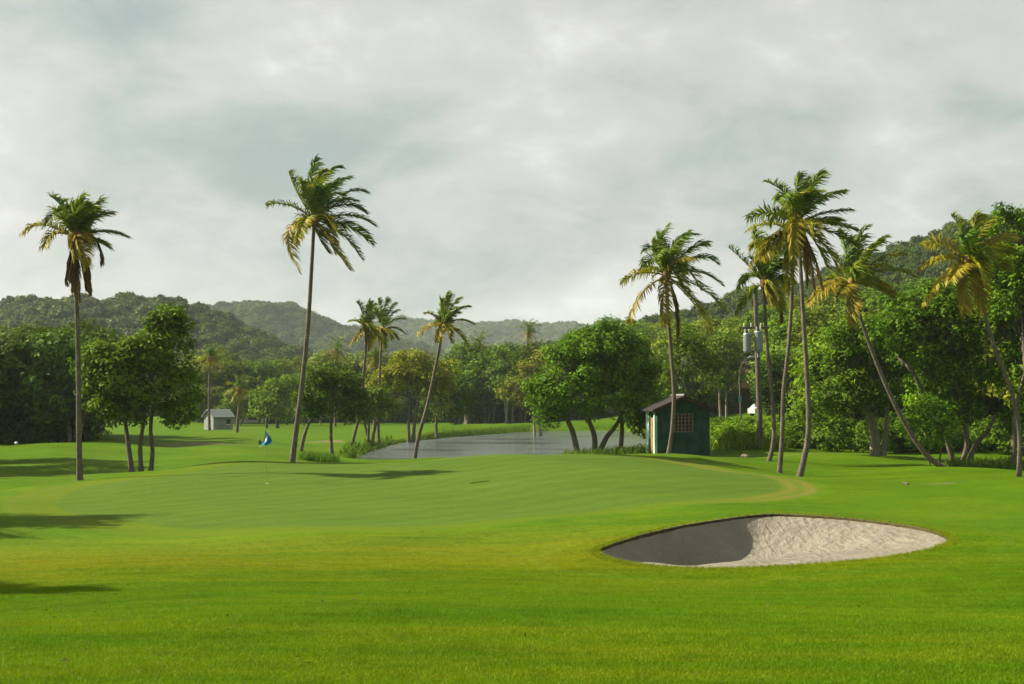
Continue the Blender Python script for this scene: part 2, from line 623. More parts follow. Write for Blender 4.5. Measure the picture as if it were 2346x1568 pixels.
def undulation(x, y):
    """gentle swells of the fairways"""
    m = smooth(9.5, 13, y) * (1 - smooth(90, 150, y))
    nb = 1 - np.exp(-(((x - 4.6) / 4.6) ** 2 + ((y - 25.8) / 5.8) ** 2) ** 2)      # leave the bunker's rim alone
    w_ = (0.075 * np.sin(0.62 * x + 0.13 * y + 0.6) + 0.055 * np.sin(0.37 * x - 0.45 * y + 2.1) + 0.035 * np.sin(1.15 * x + 0.5 * y + 4.0))
    return w_ * m * nb * (0.55 + 0.45 * smooth(12, 40, y) - 0.6 * np.exp(-((x + 1) / 15) ** 4 - ((y - 46) / 14) ** 4))


def tps(x, y):
    x, y = np.broadcast_arrays(np.asarray(x, float), np.asarray(y, float))
    q = warp(x.ravel(), y.ravel())
    out = np.empty(len(q))
    for i in range(0, len(q), 20000):
        s = q[i:i + 20000]
        out[i:i + 20000] = tps_k(((s[:, None] - W0[None]) ** 2).sum(-1)) @ _sol[:_n] + _sol[_n] + s @ _sol[_n + 1:]
    z = out.reshape(x.shape)
    z = z + undulation(x, y)
    z = np.clip(z, -1.7, 14.0)
    f = smooth(230, 420, y)
    return z * (1 - f) + (-0.5) * f


# pond outline (water level a little over three metres below the eye)
WATER = -1.47


def on_level(px, py, z=WATER):
    Y = 60.0
    for _ in range(30):
        Y *= (EYE - z) / max(EYE - pix(px, py, Y)[2], 1e-3)
    return pix(px, py, Y)[:2]


POND = [on_level(*q) for q in ((822, 1056), (832, 1044), (868, 1031), (930, 1015), (1010, 1005), (1110, 997), (1210, 990), (1300, 988), (1400, 988), (1470, 991))]
POND += [np.array(q, float) for q in ((15.5, 150), (13.2, 122), (11.0, 100), (9.3, 87), (6.5, 83.5), (2.0, 82.5), (-2.5, 81.0), (-6.0, 79.3), (-8.0, 78.5))]
POND = catmull(np.array(POND), 6, True)


def poly_sd(x, y, P):
    """signed distance to a polygon, negative inside"""
    x = np.asarray(x, float).ravel()
    y = np.asarray(y, float).ravel()
    d = np.full(len(x), 1e9)
    ins = np.zeros(len(x), bool)
    n = len(P)
    for i in range(n):
        a, b = P[i], P[(i + 1) % n]
        e = b - a
        t = np.clip(((x - a[0]) * e[0] + (y - a[1]) * e[1]) / (e @ e + 1e-12), 0, 1)
        d = np.minimum(d, np.hypot(x - a[0] - t * e[0], y - a[1] - t * e[1]))
        c = (a[1] > y) != (b[1] > y)
        xs = (b[0] - a[0]) * (y - a[1]) / (b[1] - a[1] + 1e-12) + a[0]
        ins ^= c & (x < xs)
    return np.where(ins, -d, d)


def terrain(x, y):
    x, y = np.broadcast_arrays(np.asarray(x, float), np.asarray(y, float))
    z = tps(x, y)
    sel = (y > 70) & (y < 205) & (x > -25) & (x < 40)
    if sel.any():
        zs = z[sel]
        sd = poly_sd(x[sel], y[sel], POND)
        zs = np.where(sd < 16, np.minimum(zs, WATER + 0.45 + 0.13 * np.maximum(sd, 0)), zs) if True else zs
        bank = np.maximum(zs, WATER + 0.22)
        zs = np.where(sd > 4, zs, bank * smooth(4, 1.0, sd) + zs * (1 - smooth(4, 1.0, sd)))
        f = smooth(0.9, -0.6, sd)
        zs = zs * (1 - f) + (WATER - 0.7) * f
        z = z.copy()
        z[sel] = zs
    return z


# ------------------------------------------------------------------ hills
class Hill:
    def __init__(s, crest, Yc, Yf, tree_h, seed):
        pts = np.array([pix(px, py, Yc) for px, py in crest])
        s.x, s.z = pts[:, 0], pts[:, 2] - tree_h
        s.Yc, s.Yf, s.seed = Yc, Yf, seed

    def h(s, x, y):
        x = np.asarray(x, float)
        y = np.asarray(y, float)
        zc = np.interp(x * s.Yc / np.clip(y, s.Yf, s.Yc * 1.4), s.x, s.z)
        t = (y - s.Yf) / (s.Yc - s.Yf)
        prof = np.where(t < 1, np.sin(np.clip(t, 0, 1) * math.pi / 2) ** 1.25, 1 - 0.35 * np.clip(t - 1, 0, 2))
        prof = np.where(t < 0, 0, prof)
        sd = s.seed
        wob = 0.06 * (np.sin(x * 0.035 + sd) + np.sin(x * 0.021 + y * 0.03 + 2 * sd) + 0.7 * np.sin(x * 0.08 - y * 0.02 + 3 * sd))
        t01 = np.clip(t, 0, 1)
        return -2.0 + (zc + 2.0) * np.clip(prof + wob * t01 * (1 - t01) * 4 * 0.8, 0, 1.1)


HILLS = {
    'left': Hill([(-1500, 800), (-700, 730), (0, 688), (150, 676), (300, 678), (420, 680), (500, 700), (560, 724), (640, 762), (700, 788), (770, 822), (860, 870), (950, 930), (1300, 960)], 560, 330, 10, 1.0),
    'middle': Hill([(-300, 760), (300, 705), (520, 688), (600, 686), (690, 702), (770, 727), (840, 742), (900, 760), (1000, 790), (1150, 850), (1300, 935), (1600, 960)], 1200, 850, 15, 2.0),
    'distant': Hill([(300, 800), (650, 770), (850, 738), (930, 716), (1000, 720), (1080, 732), (1200, 732), (1350, 734), (1550, 742), (1800, 770), (2200, 800)], 2000, 1500, 22, 3.0),
    'right': Hill([(700, 935), (950, 860), (1080, 800), (1200, 757), (1300, 734), (1380, 708), (1500, 690), (1600, 668), (1680, 646), (1800, 618), (1900, 588), (2050, 548), (2200, 500), (2346, 468), (2600, 430), (3400, 400)], 430, 225, 13, 4.0),
}


def ground(x, y):
    z = terrain(x, y)
    for H in HILLS.values():
        z = np.maximum(z, H.h(x, y))
    return z


def gz(x, y):
    return float(ground(np.array([x]), np.array([y]))[0])


# ------------------------------------------------------------------ ground sheet
def axis_pts(a, b, step, lo, hi, growth):
    c = list(np.arange(a, b + 1e-6, step))
    s, p = step, b
    while p < hi:
        s *= growth
        p += s
        c.append(min(p, hi))
    s, p = step, a
    while p > lo:
        s *= growth
        p -= s
        c.insert(0, max(p, lo))
    return np.array(c)


xs = axis_pts(-32, 34, 0.4, -2500, 2500, 1.13)
ys = axis_pts(6, 104, 0.4, -60, 2600, 1.055)
GX, GY = np.meshgrid(xs, ys)
GZ = terrain(GX, GY)

bk_xy = catmull(np.array([pix(*q)[:2] for q in BK]), 8, True)
bk_c = np.array((bk_xy[:, 0].mean() + 0.1, 25.6))
# a second, small bunker just entering the picture beside the first palm
bk2_c = np.array((-22.3, 56.3))
_a = np.linspace(0, 2 * math.pi, 60, endpoint=False)
bk2_xy = bk2_c + np.stack([2.4 * np.cos(_a) * (1 + 0.08 * np.sin(3 * _a)), 2.2 * np.sin(_a)], -1)


def radial(x, y, c, P):
    """distance from a centre as a share of the outline's radius in that direction"""
    ang = np.arctan2(P[:, 1] - c[1], P[:, 0] - c[0])
    rr = np.hypot(P[:, 0] - c[0], P[:, 1] - c[1])
    o = np.argsort(ang)
    a = np.arctan2(y - c[1], x - c[0])
    r = np.interp(a, ang[o], rr[o], period=2 * math.pi)
    return np.hypot(x - c[0], y - c[1]) / r


keep = (radial(GX, GY, bk_c, bk_xy) > 1.09) & (radial(GX, GY, bk2_c, bk2_xy) > 1.12)
nx, ny = len(xs), len(ys)
ii = np.arange(nx * ny).reshape(ny, nx)
Fq = np.stack([ii[:-1, :-1], ii[:-1, 1:], ii[1:, 1:], ii[1:, :-1]], -1).reshape(-1, 4)
ok = keep.ravel()[Fq].all(1)
Vg = np.stack([GX, GY, GZ], -1).reshape(-1, 3)
Fg = Fq[ok]


def blob(x, y, cx, cy, rx, ry, rot=0.0):
    c, s = math.cos(rot), math.sin(rot)
    dx, dy = x - cx, y - cy
    return np.exp(-(((dx * c + dy * s) / rx) ** 2 + ((-dx * s + dy * c) / ry) ** 2))


def dry_dirt(V):
    x, y = V[:, 0], V[:, 1]
    dry = 0.7 * blob(x, y, -2.5, 24.5, 9.5, 5.5) + 0.45 * blob(x, y, 1.0, 24, 3.5, 3) + 0.4 * blob(x, y, -9, 25, 4, 3.5) + 0.3 * blob(x, y, 0.5, 10.5, 5, 1.6)
    dirt = np.zeros(len(x))
    for (px, py, rx, ry, k) in ((745, 1014, 1.6, 5.0, 1.0), (450, 1019, 5.0, 4.5, 0.55), (1900, 1052, 3.0, 2.0, 0.55), (2160, 1106, 1.7, 0.9, 0.5), (560, 982, 5, 8, 0.5)):
        Y = 60.0
        for _ in range(25):
            p = pix(px, py, Y)
            Y *= (EYE - float(tps(p[0], p[1]))) / max(EYE - p[2], 0.01)
        p = pix(px, py, Y)
        dirt += k * blob(x, y, p[0], p[1], rx, ry)
    # damp bare earth on the pond bank
    sel = (y > 74) & (y < 200) & (x > -24) & (x < 36)
    sd = poly_sd(x[sel], y[sel], POND)
    dirt[sel] += np.where(sd < 0.3, 0.42, 0.0) * smooth(-3, -0.5, sd)
    # worn sandy edge round the bunker
    r = radial(x, y, bk_c, bk_xy)
    dry = dry + 0.9 * np.exp(-((r - 1.0) / 0.05) ** 2)
    dirt = dirt + 0.45 * np.exp(-((r - 1.0) / 0.022) ** 2) * (x > 3)
    return np.clip(dry, 0, 1), np.clip(dirt, 0, 1)


def collar_ring(c, P, r0, r1, rings, lip):
    """grass between a bunker's edge and the cut-out of the sheet"""
    th = len(P)
    V, F = [], []
    for k in range(rings + 1):
        t = k / rings
        r = r0 + (r1 - r0) * t
        q = c + (P - c) * r
        z = tps(q[:, 0], q[:, 1]) + (lip * (1 - t) ** 2 + 0.012) * smooth(1.0, 0.75, t) - 0.05 * smooth(0.75, 1.0, t)
        V.append(np.column_stack([q, z]))
    V = np.concatenate(V)
    for k in range(rings):
        for j in range(th):
            j2 = (j + 1) % th
            F.append((k * th + j, (k + 1) * th + j, (k + 1) * th + j2, k * th + j2))
    return V, np.array(F)


parts_V, parts_F = [Vg], [Fg]
off = len(Vg)
for c, P, lip in ((bk_c, bk_xy, 0.006), (bk2_c, bk2_xy, 0.02)):
    V, F = collar_ring(c, P, 1.0, 1.46, 20, lip)
    parts_V.append(V)
    parts_F.append(F + off)
    off += len(V)
Vg = np.concatenate(parts_V)
Fg = np.concatenate(parts_F)
dry, dirt = dry_dirt(Vg)
ground_obj = mobj('ground', quad_mesh('ground', Vg, Fg, M_TURF, True, vert_attr={'dry': dry, 'dirt': dirt}))
tag(ground_obj, 'mown golf course turf sloping down from the camera', kind='structure')


def bunker(name, c, P, depth, lipdrop, label):
    th = len(P)
    rim = tps(P[:, 0], P[:, 1])
    back = smooth(-0.3, 0.7, (P[:, 1] - c[1]) / (P[:, 1].max() - c[1]))
    left = smooth(0.1, 0.9, -(P[:, 0] - c[0]) / (c[0] - P[:, 0].min()))
    drop = 0.015 + lipdrop * np.maximum(back, left)
    ang = np.arctan2(P[:, 1] - c[1], P[:, 0] - c[0])
    steep = np.exp(-((np.angle(np.exp(1j * (ang - 2.45)))) / 1.0) ** 2)      # steepest at the back left
    wall_w = 0.55 - 0.33 * steep
    rs = [1.0, 0.985, 0.965, 0.94, 0.91, 0.88, 0.85, 0.82, 0.78, 0.74, 0.69, 0.62, 0.54, 0.45, 0.35, 0.24, 0.12]
    mean = rim.mean()
    y0, y1, x0, x1 = P[:, 1].min(), P[:, 1].max(), P[:, 0].min(), P[:, 0].max()

    def floor(q):
        # the floor falls away from the front lip and lies lowest below the back left wall
        fy = np.clip((q[..., 1] - y0) / (y1 - y0), 0, 1)
        fx = np.clip((q[..., 0] - x0) / (x1 - x0), 0, 1)
        return mean - depth * (0.03 + 0.62 * fy) - depth * 0.72 * smooth(0.85, 0.1, fx) * smooth(0.0, 0.48, fy - 0.58 * fx)
    V, F = [], []
    for r in rs:
        q = c + (P - c) * r
        t = 1 - r
        wall = np.clip(t / wall_w, 0, 1)
        s = wall * wall * (3 - 2 * wall) * 0.45 + (1 - (1 - wall) ** 1.6) * 0.55
        z = (rim - drop) * (1 - s) + floor(q) * s
        z += (0.03 * np.sin(q[:, 0] * 2.1 + q[:, 1] * 1.3) + 0.02 * np.sin(q[:, 0] * 4.3 - q[:, 1] * 3.1)) * smooth(0.05, 0.2, t)
        V.append(np.column_stack([q, z]))
    cz = float(floor(c))
    V.append(np.array([[c[0], c[1], cz]]))
    V = np.concatenate(V)
    n = len(rs)
    for k in range(n - 1):
        for j in range(th):
            j2 = (j + 1) % th
            F.append((k * th + j, k * th + j2, (k + 1) * th + j2, (k + 1) * th + j))
    for j in range(0, th):
        j2 = (j + 1) % th
        F.append(((n - 1) * th + j, (n - 1) * th + j2, n * th, n * th))
    me = bpy.data.meshes.new(name)
    me.from_pydata([tuple(v) for v in V], [], [tuple(dict.fromkeys(f)) for f in F])
    me.polygons.foreach_set('use_smooth', np.ones(len(me.polygons), dtype=bool))
    me.materials.append(M_SAND)
    me.update()
    o = mobj(name, me)
    tag(o, label, kind='structure')
    # cut turf edge, leaning slightly over the sand
    jit = rng.normal(0, 0.012, th)
    top = np.column_stack([c + (P - c) * 0.9995, rim + 0.016])
    inn = np.column_stack([c + (P - c) * (0.995 + jit[:, None] * 0.25), rim - drop * 0.5 + jit * 0.3])
    bot = np.column_stack([c + (P - c) * (0.996 + jit[:, None] * 0.15), rim - drop - 0.035])
    Vl = np.concatenate([top, inn, bot])
    Fl = []
    for k in range(2):
        for j in range(th):
            j2 = (j + 1) % th
            Fl.append((k * th + j, k * th + j2, (k + 1) * th + j2, (k + 1) * th + j))
    mobj('turf_lip', quad_mesh('turf_lip', Vl, np.array(Fl), M_SOIL, True), o)
    return o


bunker('sand_bunker', bk_c, bk_xy, 0.85, 0.015, 'pale sand bunker with a shaded wall, before the green')
bunker('sand_bunker', bk2_c, bk2_xy, 0.5, 0.03, 'small sand bunker beside the palm with the dead skirt')

# putting green with its collar
GR = [(-20, 1158, 44.0), (40, 1128, 49.5), (150, 1108, 53.0), (330, 1083, 56.2), (470, 1067, 59.6), (700, 1061, 61.0), (900, 1057, 61.8), (1080, 1050, 63.2), (1250, 1040, 63.8), (1400, 1036, 63.8),
      (1530, 1045, 62.5), (1650, 1062, 60.0), (1770, 1085, 55.6), (1860, 1112, 49.5), (1900, 1132, 43.5), (1840, 1150, 38.5), (1650, 1170, 34.8), (1400, 1190, 32.0), (1100, 1212, 29.6), (800, 1228, 28.9), (500, 1232, 29.2), (250, 1222, 30.5), (60, 1195, 35.0), (-30, 1175, 39.5)]
gr_xy = catmull(np.array([((px - 1173) / FPX * Y, Y) for px, py, Y in GR]), 8, True)
gr_c = np.array((-1.0, 46.0))
th = len(gr_xy)
Vr, ring = [], []
rs = np.concatenate([np.linspace(1.06, 0.72, 30), np.linspace(0.70, 0.0, 30)[:-1]])
for r in rs:
    q = gr_c + (gr_xy - gr_c) * r
    z = tps(q[:, 0], q[:, 1]) + 0.022 * smooth(1.06, 1.0, r) - 0.03 * smooth(1.0, 1.06, r)
    Vr.append(np.column_stack([q, z]))
    ring.append(np.full(th, r))
Vr = np.concatenate(Vr)
Fr = []
for k in range(len(rs) - 1):
    for j in range(th):
        j2 = (j + 1) % th
        Fr.append((k * th + j, k * th + j2, (k + 1) * th + j2, (k + 1) * th + j))
green = mobj('putting_green', quad_mesh('putting_green', Vr, np.array(Fr), M_GREEN, True, vert_attr={'dry': dry_dirt(Vr)[0], 'dirt': dry_dirt(Vr)[1], 'ring': np.concatenate(ring), 'pale': np.clip(smooth(2.5, 8.5, Vr[:, 0]) * 0.9 + 0.3 * smooth(-13, -18, Vr[:, 0]), 0, 1)}))
tag(green, 'wide raised putting green with a pale collar', kind='structure')

# pond
pw = np.column_stack([POND, np.full(len(POND), WATER)])
pc = pw.mean(0)
pw[:, :2] = pc[:2] + (pw[:, :2] - pc[:2]) * 1.03
me = bpy.data.meshes.new('pond_water')
me.from_pydata([tuple(v) for v in pw], [], [tuple(range(len(pw)))])
me.materials.append(M_WATER)
tag(mobj('pond_water', me), 'still grey pond behind the green reflecting the clouds', kind='structure')

# ------------------------------------------------------------------ foliage builders
def leaves_at(P, Nrm, L, Wd, seed):
    """one folded leaf-shaped face at every point; Nrm is the way each face leans"""
    g = np.random.default_rng(seed)
    n = len(P)
    d = Nrm + g.normal(0, 0.55, (n, 3))
    d /= np.linalg.norm(d, axis=1)[:, None] + 1e-9
    a = np.cross(d, g.normal(0, 1, (n, 3)))
    a /= np.linalg.norm(a, axis=1)[:, None] + 1e-9
    b = np.cross(d, a)
    l = (L * g.uniform(0.45, 1.5, n))[:, None]
    ww = (Wd * g.uniform(0.6, 1.3, n))[:, None]
    V = np.empty((n, 4, 3))
    V[:, 0] = P - a * l * 0.5
    V[:, 1] = P + b * ww * 0.5 + d * l * 0.10
    V[:, 2] = P + a * l * 0.5
    V[:, 3] = P - b * ww * 0.5 + d * l * 0.10
    F = np.arange(n * 4).reshape(n, 4)
    return V.reshape(-1, 3), F


def crown_points(lobes, clump_r, per_clump, seed, dens=1.0, under=0.45):
    """lobes: (x,y,z,rx,ry,rz). Leaves sit in clumps spread over and inside every lobe"""
    g = np.random.default_rng(seed)
    C, CN, CR = [], [], []
    for lo in lobes:
        c, r = np.array(lo[:3]), np.array(lo[3:6])
        area = 4 * math.pi * ((r[0] * r[1] + r[1] * r[2] + r[0] * r[2]) / 3)
        k = max(6, int(dens * area / (clump_r ** 2 * 1.15)))
        u = g.normal(0, 1, (k, 3))
        u /= np.linalg.norm(u, axis=1)[:, None]
        m = (u[:, 2] > -0.25) | (g.random(k) < under)
        u = u[m]
        rad_ = g.choice([1.0, 0.93, 0.82, 0.6], len(u), p=[0.45, 0.3, 0.17, 0.08])[:, None] * g.uniform(0.92, 1.10, len(u))[:, None]
        C.append(c + u * r * rad_)
        CN.append(u)
        CR.append(clump_r * g.uniform(0.6, 1.35, len(u)))
    C, CN, CR = np.concatenate(C), np.concatenate(CN), np.concatenate(CR)
    n = len(C)
    idx = np.repeat(np.arange(n), np.maximum(4, (per_clump * (CR / clump_r) ** 2 * g.uniform(0.5, 1.3, n)).astype(int)))
    u = g.normal(0, 1, (len(idx), 3))
    u /= np.linalg.norm(u, axis=1)[:, None]
    rr = g.random(len(idx))[:, None] ** 0.45
    P = C[idx] + u * rr * CR[idx][:, None] * np.array((1.1, 1.1, 0.72))
    N = u * 0.6 + CN[idx] * 0.5 + np.array((0, 0, 0.75))
    tint = np.clip(0.5 + g.normal(0, 0.13, n)[idx] + g.normal(0, 0.13, len(idx)), 0, 1)
    return P, N, tint, C


def limb(mb, a, b, ra, rb, seed, sag=0.12, n=5, sides=6):
    g = np.random.default_rng(seed)
    a, b = np.array(a, float), np.array(b, float)
    L = np.linalg.norm(b - a)
    t = np.linspace(0, 1, n)[:, None]
    P = a * (1 - t) + b * t + np.sin(t * math.pi) * g.normal(0, sag * L * 0.5, 3) + np.array((0, 0, 0.12 * L)) * np.sin(t * math.pi)
    mb.tube(P, np.linspace(ra, rb, n), sides)
    return P


def tree(name, label, cat, Y, stems, lobes, color, leaf=0.28, dens=1.0, group=None, bark=None, seed=0, trunk_r=0.16, per=26, clump=0.55, base_z=None, under=0.45, bare=0):
    """a broadleaf tree. stems: lists of picture points from the ground up; lobes: (px, py, rx, ry[, dy]) in picture pixels at depth Y"""
    m = pxm(Y)
    bx = pix(stems[0][0][0], stems[0][0][1], Y)
    base = np.array((bx[0], Y, gz(bx[0], Y) if base_z is None else base_z))
    root = empty(name, base)
    tag(root, label, cat, group)
    lw = []
    for lo in lobes:
        p = pix(lo[0], lo[1], Y)
        dy = (lo[4] if len(lo) > 4 else 0.0)
        p = p + np.array((0, dy, 0)) - base
        lw.append((p[0], p[1], p[2], lo[2] * m, 0.5 * (lo[2] + lo[3]) * m, lo[3] * m))
    gl = random.Random(seed + 5)
    allw = []
    for lo in lw:
        allw.append(lo[:3] + tuple(v * 0.86 for v in lo[3:]))
        for k in range(4):
            a, e = gl.uniform(0, 6.28), gl.uniform(-0.5, 1.2)
            f = gl.uniform(0.7, 1.0)
            q = gl.uniform(0.24, 0.46)
            allw.append((lo[0] + lo[3] * f * math.cos(e) * math.cos(a), lo[1] + lo[4] * f * math.cos(e) * math.sin(a), lo[2] + lo[5] * f * math.sin(e), lo[3] * q * 1.15, lo[4] * q * 1.15, lo[5] * q))
    P, N, tint, C = crown_points(allw, clump, per * 0.8, seed + 1, dens * 0.72, under)
    V, F = leaves_at(P, N, leaf, leaf * 0.55, seed + 2)
    cr = mobj('crown', quad_mesh('crown', V, F, M_LEAF, face_attr={'tint': tint}), root)
    cr.color = (*color, 1)
    g = random.Random(seed + 3)
    mb = MB()
    tops = []
    for i, st in enumerate(stems):
        pts = []
        for k, q in enumerate(st):
            p = pix(q[0], q[1], Y) - base
            p[1] += (q[2] if len(q) > 2 else 0.15 * k * g.uniform(-1, 1))
            pts.append(p)
        gzz = gz(pts[0][0] + base[0], Y) - base[2]
        pts[0][2] = min(pts[0][2], gzz) - 0.12
        PP = catmull(np.array(pts), 5)
        r = trunk_r * g.uniform(0.8, 1.1)
        rr = np.linspace(r, r * 0.45, len(PP))
        rr[0] *= 1.5
        rr[1] *= 1.2
        mb.tube(PP, rr, 8)
        tops.append((PP[-1], r * 0.45, PP[-2]))
    lim = MB()
    for i, lo in enumerate(lw):
        c = np.array(lo[:3])
        j = min(range(len(tops)), key=lambda k: np.linalg.norm(tops[k][0] - c))
        limb(lim, tops[j][0], c, tops[j][1] * 0.95, tops[j][1] * 0.4, seed + 10 + i)
        sel = [k for k in range(len(C)) if np.all(np.abs(C[k] - c) < np.array(lo[3:6]) * 1.15)]
        g.shuffle(sel)
        for k in sel[:max(6, int(len(sel) * 0.16))]:
            limb(lim, c + (tops[j][0] - c) * g.uniform(0, 0.5), C[k], tops[j][1] * 0.32, 0.012, seed + 50 + k, 0.2, 4, 4)
        for k in sel[:bare]:
            limb(lim, c, c + (C[k] - c) * 1.35, tops[j][1] * 0.3, 0.01, seed + 90 + k, 0.2, 4, 4)
    b = bark or M_BARK
    mb.build('trunk', b, root, True)
    lim.build('branches', b, root, True)
    return root


GOLD, GREENF, YEL, DEADF = (0.25, 0.185, 0.025), (0.062, 0.130, 0.022), (0.150, 0.185, 0.018), (0.090, 0.062, 0.040)  # GOLD: yellowing lower fronds, with sunlight put into the colour too


def frond_color(age, g):
    """age 0 young green .. 1 gold of age and painted-in sunlight, 2 dead"""
    if age < 1.5:
        age *= 0.88
    if age >= 1.5:
        c = np.array(DEADF)
    elif age < 0.5:
        c = np.array(GREENF) * (1 - age * 2) + np.array(YEL) * age * 2
    else:
        c = np.array(YEL) * (1 - (age - 0.5) * 2) + np.array(GOLD) * (age - 0.5) * 2
    return tuple(c * g.uniform(0.8, 1.2))


WIND = np.array((1.0, -0.1, 0.05))


def frond_mesh(mid_p, tip_p, age, seed, leaflet=0.62, stations=52, wind=0.55):
    """feather leaf along a curve from the origin over mid_p to tip_p"""
    g = np.random.default_rng(seed)
    n = 17
    t = np.linspace(0, 1, n)[:, None]
    mid_p, tip_p = np.asarray(mid_p, float), np.asarray(tip_p, float)
    ctrl = 2 * mid_p - 0.5 * tip_p
    P = 2 * t * (1 - t) * ctrl + t * t * tip_p
    L = np.linalg.norm(np.diff(P, axis=0), axis=1).sum()
    dead = age >= 1.5
    V, F, tint = [], [], []
    rr = np.linspace(0.042, 0.008, n)
    rr[0] = 0.075
    tv, tf = tube_arrays(P, rr, 4)
    V.append(tv)
    F.append(tf)
    tint += [0.88] * len(tf)
    b = len(tv)
    T = np.gradient(P, axis=0)
    T /= np.linalg.norm(T, axis=1)[:, None] + 1e-9
    up = np.array((0, 0, 1.0))
    roll = g.normal(0, 0.35)
    for k in range(stations):
        s = 0.13 + 0.87 * (k + g.uniform(-0.3, 0.3)) / (stations - 1)
        s = min(max(s, 0.1), 1.0)
        f = s * (n - 1)
        i = min(int(f), n - 2)
        p = P[i] + (P[i + 1] - P[i]) * (f - i)
        tt = T[i] * (1 - (f - i)) + T[i + 1] * (f - i)
        side = np.cross(tt, up)
        if np.linalg.norm(side) < 0.35:
            side = side + np.cross(tt, np.array((0.3, 1.0, 0.0))) * 0.8
        side /= np.linalg.norm(side) + 1e-9
        nrm = np.cross(side, tt)
        side = side * math.cos(roll) + nrm * math.sin(roll)
        nrm = np.cross(side, tt)
        ll = leaflet * (0.42 + 0.68 * math.sin(math.pi * min(1, 0.12 + 0.78 * s))) * (0.55 if s > 0.96 else 1.0)
        for sg in (-1, 1):
            if g.random() < (0.25 if dead else 0.05):
                continue
            l = ll * g.uniform(0.72, 1.12)
            d = side * sg * (0.78 - 0.3 * s) + tt * (0.45 + 0.45 * s) + nrm * g.uniform(0.0, 0.35) + g.normal(0, 0.07, 3)
            d = d + WIND * wind * 0.45
            if dead:
                d = d * 0.45 + np.array((0, 0, -0.9))
            d /= np.linalg.norm(d)
            d2 = d + np.array((0, 0, -0.75 if not dead else -1.2)) * g.uniform(0.5, 1.3) + WIND * wind * 0.75
            d2 /= np.linalg.norm(d2)
            wv = np.cross(d, nrm)
            wv /= np.linalg.norm(wv) + 1e-9
            wv = wv * 0.8 + g.normal(0, 0.35, 3)
            wv /= np.linalg.norm(wv)
            ww = 0.032 * g.uniform(0.8, 1.25)
            q1 = p + d * l * 0.5
            q2 = q1 + d2 * l * 0.5
            V.append(np.array([p - wv * ww * 0.6, p + wv * ww * 0.6, q1 - wv * ww, q1 + wv * ww, q2 - wv * ww * 0.2, q2 + wv * ww * 0.2]))
            F.append(np.array([[0, 1, 3, 2], [2, 3, 5, 4]]) + b)
            tn = min(1, max(0, 0.5 + g.normal(0, 0.16)))
            tint += [tn, min(1, tn + 0.1)]
            b += 6
    return np.concatenate(V), np.concatenate(F), np.array(tint)


